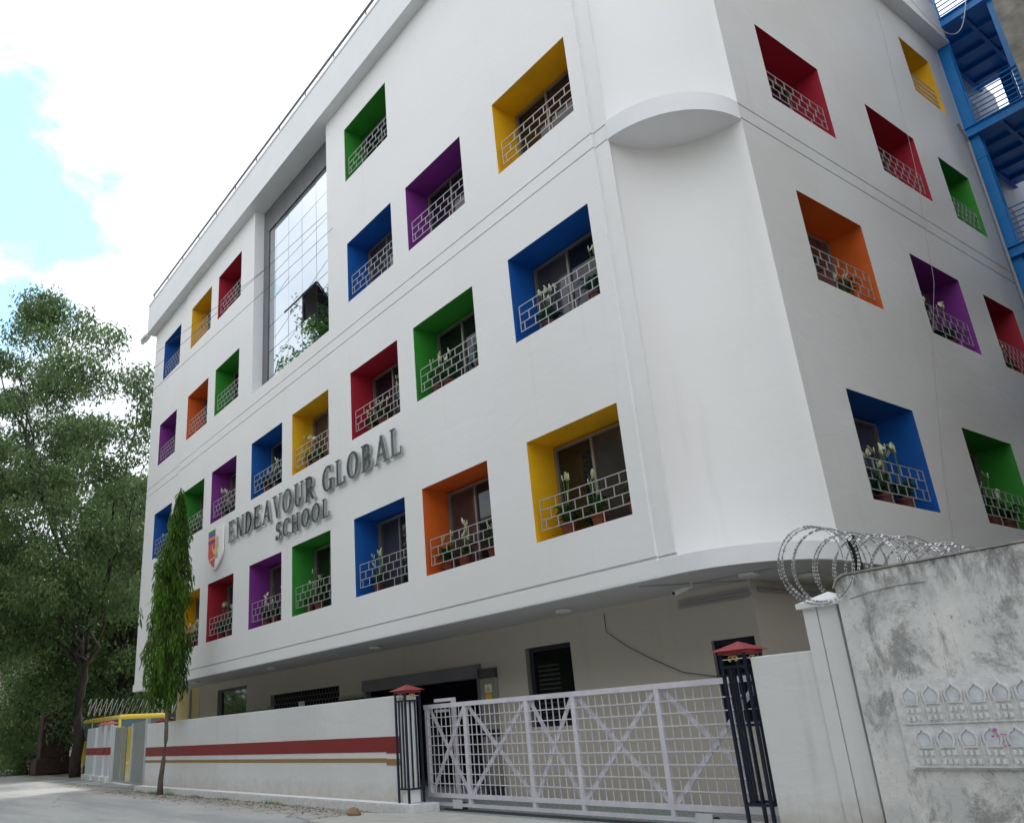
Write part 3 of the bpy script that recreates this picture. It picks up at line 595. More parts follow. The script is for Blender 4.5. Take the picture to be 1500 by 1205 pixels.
def glyph(c):
    if c == 'E': return stem(.07) + [rc(.20, .62, 1 - TN - .001, .999), rc(.20, .66, .001, TN), rc(.20, .5, .47, .47 + TN), rc(.56, .62, .78, 1 - TN), rc(.60, .66, TN, .24), rc(.46, .5, .40, .47), rc(.46, .5, .54, .62)], .72
    if c == 'L': return stem(.07) + [rc(.20, .62, .001, TN), rc(.56, .62, TN, .26)], .66
    if c == 'N': return [rc(.08, .15, SF, 1 - SF), rc(0, .22, 0, SF), rc(.62, .69, SF, 1 - SF), rc(.55, .76, 1 - SF, 1), rc(-.01, .12, 1 - SF, 1), dg(.09, .995, .53, .0, .16)], .80
    if c == 'D': return stem(.07) + ellring(.26, .5, .46, .5, .28, .43, -90, 90, 14) + [rc(.20, .28, 1 - TN, .998), rc(.20, .28, .002, TN)], .76
    if c == 'A': return [dg(.06, SF, .36, 1, .06), dg(.56, SF, .32, 1, .17), rc(.2, .56, .30, .30 + TN), rc(-.02, .2, 0, SF), rc(.5, .8, 0, SF)], .80
    if c == 'V': return [dg(.36, 0, .05, 1 - SF, .17), dg(.40, 0, .63, 1 - SF, .06), rc(-.03, .3, 1 - SF, 1), rc(.55, .77, 1 - SF, 1)], .76
    if c == 'O': return ellring(.40, .5, .40, .51, .21, .45), .84
    if c == 'U': return [rc(.07, .24, .34, 1 - SF), rc(0, .31, 1 - SF, 1), rc(.58, .65, .34, 1 - SF), rc(.5, .73, 1 - SF, 1)] + ellring(.36, .34, .29, .35, .125, .27, 180, 360, 14), .76
    if c == 'R': return stem(.07) + ellring(.30, .74, .33, .26, .16, .19, -90, 90, 12) + [rc(.20, .31, .931, .999), rc(.20, .31, .48, .545), dg(.58, 0.002, .30, .49, .17), rc(.6, .80, 0, SF)], .80
    if c == 'B': return stem(.07) + ellring(.30, .75, .28, .25, .13, .18, -90, 90, 12) + ellring(.30, .27, .34, .27, .17, .20, -90, 90, 12) + [rc(.20, .31, .931, .999), rc(.20, .31, .47, .53), rc(.20, .31, .001, .07)], .72
    if c == 'G': return ellring(.40, .5, .40, .51, .21, .44, 48, 332, 18) + [rc(.56, .73, .02, .40), rc(.48, .80, .40, .45), rc(.62, .67, .68, .98)], .84
    if c == 'C': return ellring(.40, .5, .40, .51, .21, .44, 48, 318, 18) + [rc(.62, .67, .66, .98)], .76
    if c == 'H': return stem(.07) + stem(.55) + [rc(.20, .55, .47, .54)], .86
    if c == 'S': return ellring(.30, .73, .27, .28, .13, .19, 26, 268, 14) + ellring(.29, .27, .29, .28, .14, .20, -160, 90, 14) + [rc(.49, .56, .72, .99), rc(0, .06, 0.01, .28)], .62
sgn = thing('school_name_sign', (7.0, -.03, 6.18), 'raised steel serif letters reading ENDEAVOUR GLOBAL SCHOOL on the white front', 'sign')
def yletter(mb, poly, y0, y1):
    n = len(poly); b = len(mb.v); mb.v += [(x, y0, z) for x, z in poly] + [(x, y1, z) for x, z in poly]
    mb.f.append(tuple(b + i for i in range(n))); mb.m.append(1)
    mb.f += [tuple(b + i for i in q) for q in [tuple(range(n, 2 * n))[::-1]] + [(i, n + i, n + (i + 1) % n, (i + 1) % n) for i in range(n)]]; mb.m += [0] * (n + 1)
def letters(text, x, z, h, total, gap=.55):
    adv = [glyph(c)[1] + .13 for c in text]; k = total / sum(adv) / 1.0
    for c, a in zip(text, adv):
        if c != ' ':
            mb = MB()
            for i, poly in enumerate(glyph(c)[0]):
                e = .0006 * (i % 23)
                yletter(mb, [(x + px * k, z + pz * h) for px, pz in poly], -.072 - e, -.03 + e)
            for (px, pz) in ((.15, .2), (.15, .8)): mb.box(x + px * k, x + px * k + .02, -.03, .0, z + pz * h, z + pz * h + .02)
            tag(mb.build('letter', [M['steel'], M['steel_face']], sgn), 'letter ' + c)
        x += a * k
letters('ENDEAVOUR', 6.98, 6.18, .58, 5.12)
letters('GLOBAL', 12.36, 6.18, .58, 3.28)
letters('SCHOOL', 9.98, 5.62, .43, 2.76)

# crest shield
cs = thing('school_crest', (6.0, -.1, 5.66), 'shield shaped crest with green, blue, orange, purple, red and white fields and a gold lion', 'crest')
SX0, SX1, SZ1, SZB = 5.56, 6.60, 6.80, 5.64
def shield_half(sgn_, inset=0.):
    cx = (SX0 + SX1) / 2; hw = (SX1 - SX0) / 2 - inset; zt = SZ1 - inset; zb = SZB + inset * 1.6; zm = 6.12
    pts = [(cx, zt), (cx + sgn_ * hw, zt)]
    for i in range(9):
        t = i / 8
        pts.append((cx + sgn_ * hw * (1 - t ** 2.1), zm + (zb - zm) * t))
    return pts
out = shield_half(-1, 0) ; outr = shield_half(1, 0)[1:-1]
mb = MB(); mb.yprism(out + outr[::-1], -.08, -.02); shell = mb.build('shield', M['crest_white'], cs)
lh = shield_half(-1, .02); mb = MB(); mb.yprism([p for p in lh], -.084, -.0805); mb.build('red_field', M['crest_red'], cs)
cx = (SX0 + SX1) / 2
for nm, a, b, m_ in (('green_band', 6.68, 6.778, 'crest_green'), ('blue_band', 6.59, 6.68, 'crest_blue'), ('orange_band', 6.50, 6.59, 'crest_orange'), ('purple_band', 6.41, 6.50, 'crest_purple')):
    MB().box(SX0 + .015, cx - .001, -.0885, -.0845, a, b - .002).build(nm, M[m_], cs)
# a seated lion, ribbon below
lion = [(-.20, .0), (.16, .0), (.17, .05), (.08, .06), (.09, .26), (.14, .30), (.15, .20), (.19, .20), (.18, .36), (.12, .44), (.13, .50), (.20, .53), (.17, .60), (.08, .64), (.0, .60), (-.04, .48), (-.05, .36), (-.10, .24), (-.22, .18), (-.30, .24), (-.32, .34), (-.25, .36), (-.30, .41), (-.38, .36), (-.36, .22), (-.26, .12), (-.22, .08)]
mb = MB(); mb.yprism([(cx + .10 + x * .78, 6.04 + z * .80) for x, z in lion], -.096, -.089); mb.yprism([(cx - .33, 5.90), (cx + .22, 5.96), (cx + .22, 6.015), (cx - .33, 5.955)], -.097, -.0895)
mb.build('gold_lion', M['gold'], cs)

# ------------------------------------------------------------------ potted lilies
def lily(seed):
    rr = random.Random(seed)
    root = bpy.data.objects.new('potted_lily', None); col.objects.link(root)
    MB().lathe([(.075, 0), (.105, .17), (.118, .17), (.118, .205), (.10, .205), (.098, .19)], 16).build('pot', M['pot'], root, smooth=False, world=False)
    MB().lathe([(.05, .182), (.0985, .183), (.05, .187)], 12).build('soil', M['soil'], root, world=False)
    lv = MB()
    for i in range(34):
        a = rr.uniform(0, 6.283); L_ = rr.uniform(.14, .32); w_ = rr.uniform(.028, .048); rise = rr.uniform(.08, .27); lean = rr.uniform(.6, 1.1)
        d = Vector((math.cos(a), math.sin(a), 0)); s_ = Vector((-d.y, d.x, 0)); pts = []
        for k in range(5):
            t = k / 4; p = d * (.03 + L_ * t * lean * .75) + Vector((0, 0, .2 + rise * math.sin(t * 2.3) * 1.1 - .05 * t)); ww = w_ * math.sin(min(1, t * 1.05 + .12) * math.pi) + .002
            pts += [p - s_ * ww, p + Vector((0, 0, -.012)), p + s_ * ww]
        lv.add(pts, [(3 * k + j, 3 * k + j + 1, 3 * k + j + 4, 3 * k + j + 3) for k in range(4) for j in range(2)])
    lv.build('leaves', M['lily_leaf'], root, smooth=True, world=False)
    for i in range(rr.choice([2, 3, 4, 6])):
        a = rr.uniform(0, 6.283); rad = rr.uniform(.03, .17); h = rr.uniform(.50, .84); c = Vector((rad * math.cos(a), rad * math.sin(a), h))
        fl = MB(); fl.tube([(0, 0, .2), (c.x * .5, c.y * .5, h * .62), tuple(c)], .005, 5)
        st = fl.build('flower_stem', M['stem'], root, world=False)
        bl = MB(); fa = rr.uniform(0, 6.283); d = Vector((math.cos(fa), math.sin(fa), 0)); s_ = Vector((-d.y, d.x, 0)); pts = []
        L_ = rr.uniform(.09, .14); tl_ = rr.uniform(.02, .09); wd_ = rr.uniform(.024, .040)
        for k in range(6):
            t = k / 5; ww = wd_ * math.sin(math.pi * (t ** .8 * .93 + .05)) ** .9 + .001; base = c + Vector((0, 0, -.02 + L_ * t)) + d * (tl_ * t + .02 * math.sin(t * 2.6))
            pts += [base - s_ * ww + d * -.014, base, base + s_ * ww - d * .014]
        bl.add(pts, [(3 * k + j, 3 * k + j + 1, 3 * k + j + 4, 3 * k + j + 3) for k in range(5) for j in range(2)])
        bl.lathe([(.006, h - .01), (.008, h + .05), (.003, h + .07)], 6, (c.x + d.x * -.012, c.y + d.y * -.012))
        bl.build('flower', M['spathe'], st, smooth=True, world=False)
    return root
PROT = [lily(s) for s in (1, 2, 3, 4, 5, 6, 7)]; used = [False] * 7; lc = 0
def put_lily(x, y, z, rz, label, s):
    global lc
    k = (lc * 3) % 7; lc += 1
    o = PROT[k] if not used[k] else copy_tree(PROT[k]); used[k] = True
    o.location = (x, y, z); o.rotation_euler = (0, 0, rz); o.scale = (s, s, s)
    tag(o, label, 'potted plant', 'potted white lilies on the window ledges')
WHERE = {(8, 1): 'lowest yellow window nearest the rounded corner', (7, 1): 'lowest orange window', (6, 1): 'lowest blue window of the street front', (5, 1): 'green window under the word SCHOOL',
         (4, 1): 'purple window under the lettering', (3, 1): 'red window under the crest', (2, 1): 'yellow window half behind the columnar tree',
         (8, 2): 'big second row blue window near the corner', (7, 2): 'second row green window near the corner', (6, 2): 'red window over the word GLOBAL', (5, 2): 'yellow window over the word ENDEAVOUR',
         (4, 2): 'blue window left of the yellow one', (3, 2): 'purple window above the crest', (2, 2): 'green window beside the columnar tree top', (1, 2): 'blue window behind the columnar tree tip'}
SWH = {(1, 1): 'blue window of the side facade', (2, 1): 'lowest green side facade window', (1, 2): 'orange window of the side facade', (2, 2): 'purple window of the side facade', (3, 2): 'lower red side facade window'}
RND = random.Random(21)
SP = {(8, 1): (.22, .55, .93), (8, 2): (.28, .84), (7, 2): (.18, .36, .88), (6, 2): (.2, .45, .85), (7, 1): (.14, .40, .82), (6, 1): (.22, .85), (5, 2): (.22, .4, .9), (5, 1): (.18, .42, .85), (4, 1): (.25, .5, .85), (3, 1): (.2, .5, .85), (2, 1): (.3, .6, .9), (4, 2): (.25, .5, .88), (3, 2): (.22, .88), (2, 2): (.25, .7), (1, 2): (.3, .7)}
ORD = {1: ['the'], 2: ['left', 'right'], 3: ['left', 'middle', 'right']}
for (c, r), w_ in WHERE.items():
    u0, u1 = XS[c - 1]; fr = SP[(c, r)]
    for i, f_ in enumerate(fr):
        put_lily(u0 + f_ * (u1 - u0), .30, ZS[r - 1][0], RND.uniform(0, 6), '%s potted white lily in the %s' % (ORD[len(fr)][i], w_), RND.uniform(1.0, 1.22))
for (c, r), w_ in SWH.items():
    u0, u1 = YS[c - 1]; fr = (.16, .48, .82) if r == 1 else (.2, .72)
    for i, f_ in enumerate(fr):
        put_lily(22.75 - .28, u0 + f_ * (u1 - u0), ZS[r - 1][0], RND.uniform(0, 6), '%s potted white lily in the %s' % (ORD[len(fr)][i], w_), RND.uniform(1.05, 1.25))

# ------------------------------------------------------------------ blue steel stair tower at the end of the side facade
st = thing('steel_staircase', (23.3, 12.5, 0), 'bright blue steel fire stair with railed landings beside the side facade', 'staircase')
SXA, SXB, SYA, SYB = 22.72, 23.95, 11.52, 15.0
for (x, y) in ((SXA, SYA), (SXB, SYA), (SXA + .25, SYB), (SXB, SYB)):
    c_ = MB(); w_ = .25
    c_.box(x, x + w_, y, y + .03, 0, 21); c_.box(x, x + w_, y + .2, y + .23, 0, 21); c_.box(x + .08, x + .17, y + .031, y + .199, 0, 21)
    for zz in (9.2, 13.0): c_.box(x - .015, x + w_ + .015, y - .012, y - .001, zz - .2, zz + .2)
    c_.build('column', M['stair_blue'], st)
for k, z in enumerate((3.9, 7.0, 10.15, 13.40, 16.55)):
    p = MB(); ya = SYA + .24
    p.box(SXA, SXB + .45, SYA - .06, SYA - .03, z, z + .26); p.box(SXA, SXB + .45, SYA - .12, SYA - .061, z + .24, z + .262); p.box(SXA, SXB + .45, SYA - .12, SYA - .061, z, z + .02)
    p.box(22.46, SXB + .45, ya, SYB, z + .232, z + .25)
    for j in range(1, 5): y = ya + j * .68; p.box(22.55, SXB + .44, y, y + .06, z + .14, z + .230)
    p.box(22.46, 22.54, ya + .01, SYB, z + .12, z + .229); p.box(23.35, 23.43, ya + .01, SYB, z + .139, z + .2285)
    p.build('landing', M['stair_blue'], st)
    rl = MB()
    for j in range(7): rl.tube([(SXA + .25, SYA - .02, z + .38 + j * .13), (SXB + .6, SYA - .02, z + .38 + j * .13)], .016, 6)
    for x in (SXA + .28, SXB + .12): rl.tube([(x, SYA - .02, z + .26), (x, SYA - .02, z + 1.2)], .022, 6)
    for j in range(7): rl.tube([(SXB + .38, SYA, z + .38 + j * .13), (SXB + .38, SYB, z + .38 + j * .13)], .014, 6)
    rl.build('railing', M['stair_blue'], st)
    if k < 4:
        fl = MB(); n_ = 14
        for j in range(n_): fl.box(23.45, 24.3, SYB + .05 + j * .26, SYB + .31 + j * .26, z + .22 + j * 3.15 / n_, z + .25 + j * 3.15 / n_)
        fl.bar((23.42, SYB, z + .2), (23.42, SYB + 3.9, z + 3.3), .05, .24); fl.build('stair_flight', M['stair_blue'], st)
for z in (3.95, 7.1, 10.35, 13.62):
    d_ = MB(); d_.box(22.451, 22.50, 12.7, 14.1, z + .05, z + 2.15); 
    do = tag(d_.build('landing_door', M['pink_door'], school), 'dusty pink door opening onto a blue stair landing')
    v = MB(); v.add([(22.505, 13.4, z + 1.25), (22.505, 13.62, z + 1.5), (22.505, 13.4, z + 1.75), (22.505, 13.18, z + 1.5)], [(0, 1, 2, 3)]); v.build('vision_panel', M['sign_white'], do)

# neighbouring concrete block at the right edge
nb = thing('neighbour_building', (24.35, 10.0, 0), 'raw stained concrete building rising at the right edge beside the blue stairs', 'building')
mb = MB(); mb.box(24.35, 34, 10.0, 20, 0, 30); mb.build('concrete_wall', mat('raw_concrete', (.30, .28, .245), rough=.9, c2=(.10, .095, .085), vs=2.2, bump=.7, bs=9), nb)
for k in range(5):
    MB().box(26, 27.4, 9.96, 9.998, 1.2 + k * 3.3, 2.7 + k * 3.3).build('window', M['interior'], nb)

# ------------------------------------------------------------------ compound walls
def wall_piece(nm, lab, x0, x1, stripes=True):
    t = thing(nm, (x0, -.72, 0), lab, 'wall')
    b = MB(); b.box(x0, x1, -.72, -.50, .10, 1.74); b.build('wall_panel', M['yard_wall'], t, bevel=.012)
    p = MB(); p.box(x0 - .15, x1 + (.55 if x1 < 20 else 0), -.95, -.42, -.01, .135); p.build('plinth', M['jaali'], t, bevel=.015)
    pt = MB(); pt.box(x0 - .15, x1 + (.55 if x1 < 20 else 0), -.948, -.722, .1351, .139); pt.build('plinth_top', M['trim'], t)
    if stripes:
        s = MB(); s.box(x0 + .002, x1 - .45, -.7255, -.7205, .88, 1.115); s.box(x1 - .45, x1 + .003, -.7285, -.7205, .86, 1.115); s.box(x0 - .003, x0 - .0005, -.72, -.5, .87, 1.11)
        s.build('red_stripe', M['stripe_red'], t)
        s = MB(); s.box(x0 + .002, x1 - .45, -.7255, -.7205, .72, .785); s.box(x1 - .45, x1 + .003, -.7285, -.7205, .68, .775)
        s.build('gold_stripe', M['stripe_gold'], t)
    return t
wall_piece('boundary_wall', 'long low white compound wall with a red and a gold stripe beside the road', 3.0, 16.1)
t = thing('boundary_wall', (22.72, -.8, 0), 'plain white wall between the right gate pillar and the tall pier', 'wall')
MB().box(22.72, 23.40, -.80, -.6, 0, 1.715).build('wall_panel', M['yard_wall'], t, bevel=.01)
t = thing('gate_pier', (23.6, -.6, 0), 'tall white grooved pier with a small pointed cap beside the grey wall', 'pier')
mb = MB(); mb.box(23.40, 23.535, -.82, -.4, 0, 2.10); mb.box(23.55, 23.74, -.82, -.4, 0, 2.10); mb.box(23.535, 23.55, -.80, -.42, 0, 2.10); mb.build('shaft', M['yard_wall'], t)
mb = MB(); mb.box(23.36, 23.80, -.86, -.36, 2.10, 2.15); mb.add([(23.37, -.85, 2.151), (23.79, -.85, 2.151), (23.79, -.37, 2.151), (23.37, -.37, 2.151), (23.58, -.61, 2.25)], [(0, 1, 4), (1, 2, 4), (2, 3, 4), (3, 0, 4), (3, 2, 1, 0)])
mb.build('cap', M['trim'], t)
t = thing('side_boundary_wall', (23.7, 2, 0), 'white side compound wall running back under the razor wire', 'wall')
MB().box(23.62, 23.78, -.39, 9.8, 0, 2.05).build('wall_panel', M['ground_wall'], t)

# weathered grey wall with pierced looking relief panel
gwall = thing('grey_wall', (26, -.8, 0), 'weathered stained grey concrete wall with arched relief panel at the right', 'wall')
mb = MB(); prof = [(23.79, 0), (30.5, 0), (30.5, 2.37), (23.90, 2.33), (23.84, 2.30), (23.80, 2.24)]
mb.yprism(prof, -.88, -.60); mb.build('wall_panel', M['concrete'], gwall)
mb = MB(); cp = [(23.795, 2.235), (23.835, 2.305), (23.90, 2.336), (30.5, 2.376), (30.5, 2.391), (23.89, 2.351), (23.825, 2.316), (23.78, 2.24)]
mb.yprism(cp, -.895, -.59); mb.build('coping', mat('cement_edge', (.38, .37, .34), rough=.9, var=.4, vs=12), gwall)
mb = MB(); mb.yprism([(24.11, .68), (26.6, .68), (26.6, 1.375), (24.11, 1.375)], -.905, -.875); pan = mb.build('relief_panel', M['jaali'], gwall)
ar = MB(); ap = MB(); sq = MB()
def ogee(cx, z, w, h):
    P = [(-.40, 0), (.40, 0), (.38, .10), (.46, .22), (.50, .42), (.44, .62), (.28, .76), (.12, .84), (0, 1.0), (-.12, .84), (-.28, .76), (-.44, .62), (-.50, .42), (-.46, .22), (-.38, .10)]
    return [(cx + a * w, z + b * h) for a, b in P]
PT = .174
for row, (zt, xo) in enumerate(((1.025, 0.), (.69, .03))):
    for i in range(14):
        cx = 24.245 + xo + i * PT; hb = zt + .165; wob = RND.uniform(-.004, .004)
        o1, o2 = ogee(cx, hb - .01 + wob, .145, .165), ogee(cx, hb + .004 + wob, .112, .128)
        ar.yprism(o1, -.9075, -.9052); k_ = len(o1)
        # raised rim round the arch
        vs = [(x, -.9185, z) for x, z in o1] + [(x, -.9195, z) for x, z in o2] + [(x, -.9075, z) for x, z in o1] + [(x, -.9075, z) for x, z in o2]
        fs = []
        for q in range(k_):
            r_ = (q + 1) % k_; fs += [(q, r_, k_ + r_, k_ + q), (q, 2 * k_ + q, 2 * k_ + r_, r_), (k_ + q, k_ + r_, 3 * k_ + r_, 3 * k_ + q)]
        ar.add(vs, fs)
        ap.yprism(ogee(cx, hb + .006 + wob, .10, .118), -.9125, -.908)
        for rr_ in range(2):
            for cc_ in range(3):
                x = cx - .052 + cc_ * .043 + RND.uniform(-.004, .004); z = zt + .035 + rr_ * .062 + RND.uniform(-.003, .003)
                sq.box(x, x + .020, -.928, -.9052, z, z + .034)
        ar.box(cx + PT / 2 - .005, cx + PT / 2 + .005, -.913, -.9052, zt + .02, zt + .26)
    ar.box(24.15, 26.58, -.919, -.9053, zt + .004, zt + .014)
ar.build('arch_rims', M['jaali'], pan); ap.build('arch_faces', M['jaali_blue'], pan); sq.build('square_studs', M['jaali_pale'], pan)
mb = MB(); mb.tube([(23.92, -.884, 2.12), (24.1, -.884, 2.15), (24.35, -.884, 2.17), (24.6, -.884, 2.165)], .0035, 5); mb.build('root_trace', M['marble'], gwall)
mk = MB()
for (x, z, w_, h_) in ((24.82, .955, .03, .025), (24.80, .915, .02, .014), (24.835, .918, .015, .012), (24.87, .845, .02, .008), (24.90, .85, .02, .01), (24.86, .93, .05, .006)): mk.box(x, x + w_, -.9292, -.9285, z, z + h_)
mk.build('pink_paint_marks', mat('pink_paint', (.45, .12, .38), rough=.7), pan)

# razor wire
rz = thing('razor_wire', (23.68, -.8, 2.1), 'coiled silver razor wire along the top of the side wall behind the grey wall', 'razor wire')
mb = MB(); RR = random.Random(4); turns = 46; seg = 30; cnt = turns * seg; pts = []
for i in range(cnt + 1):
    t_ = i / cnt; a = t_ * turns * 2 * math.pi; y = -1.04 + 8.2 * t_ ** 1.12 + .07 * math.sin(a * .5)
    r_ = .36 * (1 + .04 * math.sin(a * .37 + 1)); cx_ = 23.65 + .13 * min(1, t_ * 4) + .035 * math.sin(a * .21); cz_ = 2.46 + .015 * math.sin(a * .13)
    pts.append(Vector((cx_ + r_ * math.cos(a), y, cz_ + r_ * math.sin(a))))
mb.tube(pts, .0032, 4)
barbs = MB()
for i in range(cnt):
    for h_ in (.25, .75):
        p = pts[i].lerp(pts[i + 1], h_); d = (pts[i + 1] - pts[i]).normalized(); u = d.cross(Vector((0, 1, .15))).normalized(); v = d.cross(u)
        a_ = RR.uniform(-.5, .5); w1 = (u * math.cos(a_) + v * math.sin(a_)) * .0125; q1, q2 = p - d * .0105, p + d * .0105
        barbs.add([q1 + w1, q2 + w1, q2 - w1, q1 - w1, p + d * .014 + w1 * 1.25, p - d * .014 - w1 * 1.25], [(0, 1, 2, 3), (1, 4, 2), (3, 5, 0)])
mb.build('coil', M['rail_dark'], rz); tag(barbs.build('barbs', M['razor'], rz), kind='stuff')
t = thing('wire_post', (23.92, -.62, 2.2), 'short black angle post holding up the razor wire', 'post')
mb = MB(); mb.bar((23.935, -.55, 2.0), (23.90, -.55, 2.74), .04); mb.bar((23.90, -.57, 2.0), (23.868, -.57, 2.74), .012, .03); mb.build('angle_iron', M['black'], t)

# ------------------------------------------------------------------ gate pillars (navy cages with red caps)
def cage(x, lab, zb, y=-.66):
    t = thing('gate_pillar', (x, y, 0), lab, 'gate pillar', 'navy gate pillars with red caps')
    s = .14; w_ = .030
    c_ = MB()
    for dx in (-s, s):
        for dy in (-s, s): c_.bar((x + dx, y + dy, zb), (x + dx, y + dy, 1.80), w_)
    for z in (1.64, .34):
        for dx in (-s, s): c_.bar((x + dx, y - s + w_ / 2, z), (x + dx, y + s - w_ / 2, z), w_ * .9)
        for dy in (-s, s): c_.bar((x - s + w_ / 2, y + dy, z), (x + s - w_ / 2, y + dy, z), w_ * .9)
    c_.build('cage_frame', M['navy'], t)
    for dx, dy in ((-.047, -s), (.047, -s), (s, -.047), (s, .047), (-s, -.047), (-s, .047), (0, s)):
        MB().bar((x + dx, y + dy, .35), (x + dx, y + dy, 1.63), .022).build('cage_bar', M['navy'], t)
    p = MB(); e = .215; a = 1.80
    p.add([(x - e, y - e, a), (x + e, y - e, a), (x + e, y + e, a), (x - e, y + e, a), (x, y, a + .095)], [(0, 1, 4), (1, 2, 4), (2, 3, 4), (3, 0, 4), (3, 2, 1, 0)])
    p.box(x - .16, x + .16, y - .16, y + .16, a - .035, a - .002); p.build('cap', M['cap_red'], t)
    for dx, dy, ax in ((0, -s, 0), (s, 0, 1)):
        r_ = MB()
        for sg in (-1, 1):
            q = []
            for k in range(15):
                an = k / 14 * 5.2; rad = .034 - .018 * k / 14
                o = sg * .03 ; uu = o + sg * -rad * math.cos(an) ; vv = rad * math.sin(an)
                q.append((x + uu, y - s, 1.715 + vv) if ax == 0 else (x + s, y + uu, 1.715 + vv))
            r_.tube(q, .007, 5)
        r_.build('gold_scroll', M['gold'], t)
        MB().bar((x - s, y - s, 1.715) if ax == 0 else (x + s, y - s, 1.715), (x + s, y - s, 1.715) if ax == 0 else (x + s, y + s, 1.715), .008).build('scroll_rod', M['trim'], t)
    return t
cage(16.24, 'navy steel gate pillar with a red pyramid cap at the end of the striped wall', .14)
cage(22.52, 'navy steel gate pillar with a red pyramid cap beside the plain white wall', 0)
mb = MB(); mb.box(16.12, 16.34, -.745, -.56, .14, 1.72); t_ = mb.build('pillar_core', M['white'], bpy.data.objects['gate_pillar'])
cage(2.74, 'distant navy gate pillar with a red cap behind the columnar tree', 0.05, -.22)

# sliding gate
gt = thing('sliding_gate', (19.2, -.28, .03), 'wide pale lilac sliding gate with cross braced square mesh', 'gate')
G0, G1, GZ0, GZ1, GY = 16.18, 22.55, .25, 1.50, -.28
fr = MB(); w_ = .055
fr.box(G0, G1, GY - .03, GY + .03, GZ1, GZ1 + .065); fr.box(G0, G1, GY - .03, GY + .03, GZ0 - .06, GZ0); fr.box(G0, G1, GY - .03, GY + .03, .075, .12)
UP = [16.24, 17.26, 18.69, 19.62, 21.04, 22.45]
for x in UP: fr.box(x - .035, x + .035, GY - .028, GY + .028, GZ0 + .0005, GZ1 - .0005)
for x in UP[1:-1]: fr.box(x - .03, x + .03, GY - .026, GY + .026, .1205, GZ0 - .0605)
fr.build('gate_frame', M['gate'], gt)
for a, b in zip(UP[:-1], UP[1:]):
    x0_, x1_ = a + .035, b - .035
    for s_ in (0, 1):
        p, q = ((x0_, GZ1), (x1_, GZ0)) if s_ else ((x0_, GZ0), (x1_, GZ1))
        MB().bar((p[0], GY + .018 + .016 * s_, p[1]), (q[0], GY + .010 + .016 * s_, q[1]), .015, .060).build('brace', M['gate'], gt)
    m_ = MB(); nn = max(4, round((x1_ - x0_) / .118))
    for k in range(1, nn): x = x0_ + (x1_ - x0_) * k / nn; m_.box(x - .0055, x + .0055, GY - .012, GY - .001, GZ0, GZ1)
    for k in range(1, 9): z = GZ0 + (GZ1 - GZ0) * k / 9; m_.box(x0_, x1_, GY - .0245, GY - .0125, z - .0065, z + .0065)
    m_.build('mesh_bars', M['gate'], gt)
for x in (17.1, 21.6):
    wv = MB(); n_ = 16; wv.add([(x + .055 * math.cos(2 * math.pi * k / n_), yy, .085 + .055 * math.sin(2 * math.pi * k / n_)) for yy in (GY - .02, GY + .02) for k in range(n_)], [tuple(range(n_)), tuple(range(n_, 2 * n_))[::-1]] + [(k, (k + 1) % n_, n_ + (k + 1) % n_, n_ + k) for k in range(n_)])
    wv.build('wheel', M['rubber'], gt); MB().box(x - .24, x - .02, GY - .045, GY - .031, .05, .17).build('wheel_bracket', M['gate'], gt)
t = thing('gate_guide', (16.75, -.1, 0), 'lilac steel guide frame standing behind the left gate pillar', 'gate guide')
mb = MB(); mb.box(16.28, 16.80, -.16, -.10, 1.60, 1.65); mb.box(16.74, 16.80, -.16, -.10, .02, 1.60); mb.box(16.28, 16.62, -.16, -.10, 1.44, 1.48); mb.build('guide_frame', M['gate'], t)
t = thing('gate_track', (19.2, -.28, 0), 'steel floor rail under the lilac sliding gate', 'rail'); MB().box(16.6, 22.7, -.30, -.26, .009, .04).build('rail', M['rail_dark'], t)

# ------------------------------------------------------------------ vehicle gate, wall stubs and bus at the left
Gd = Vector((-12.3, 1.2, 0)).normalized(); Gn = Vector((-Gd.y, Gd.x, 0)) * -1; GP = Vector((2.4, -.35, 0))
def gp(s_, o, z): p = GP + Gd * s_ + Vector((Gd.y, -Gd.x, 0)) * -o; return (p.x, p.y, z)
def gbox(mb, s0, s1, o0, o1, z0, z1):
    v = [gp(s0, o0, z0), gp(s1, o0, z0), gp(s1, o1, z0), gp(s0, o1, z0), gp(s0, o0, z1), gp(s1, o0, z1), gp(s1, o1, z1), gp(s0, o1, z1)]
    mb.add(v, [(0, 3, 2, 1), (4, 5, 6, 7), (0, 1, 5, 4), (1, 2, 6, 5), (2, 3, 7, 6), (3, 0, 4, 7)])
vg = thing('sheet_metal_gate', gp(3.5, 0, 0), 'grey ribbed sheet metal gate with a bright yellow vertical panel in front of the bus', 'gate')
for nm_, a_, b_2, top_ in (('ribbed_sheet', .98, 2.72, 1.86), ('ribbed_sheet', 3.86, 4.58, 1.76), ('ribbed_sheet', 4.82, 5.85, 1.78)):
    sh = MB(); s_ = a_; q = 0
    while s_ < b_2 - .01:
        e_ = min(s_ + .145, b_2); gbox(sh, s_, e_ - .002, -.045 if q % 2 else .02, .03, .1, top_); s_ += .145; q += 1
    sh.build(nm_, M['sheet'], vg)
yp = MB(); gbox(yp, 3.08, 3.74, -.03, .015, .12, 1.77); yp.build('yellow_panel', M['bus_yellow'], vg)
yp = MB(); gbox(yp, 4.64, 4.76, -.03, .015, .12, 1.80); yp.build('yellow_post', M['bus_yellow'], vg)
for a_, b_2, top_ in ((.70, .92, 1.92), (2.76, 2.98, 1.84), (5.92, 6.12, 1.86), (6.25, 6.5, 1.88)):
    fm = MB(); gbox(fm, a_, b_2, -.06, .04, .08, top_); fm.build('gate_post', M['stub'], vg)
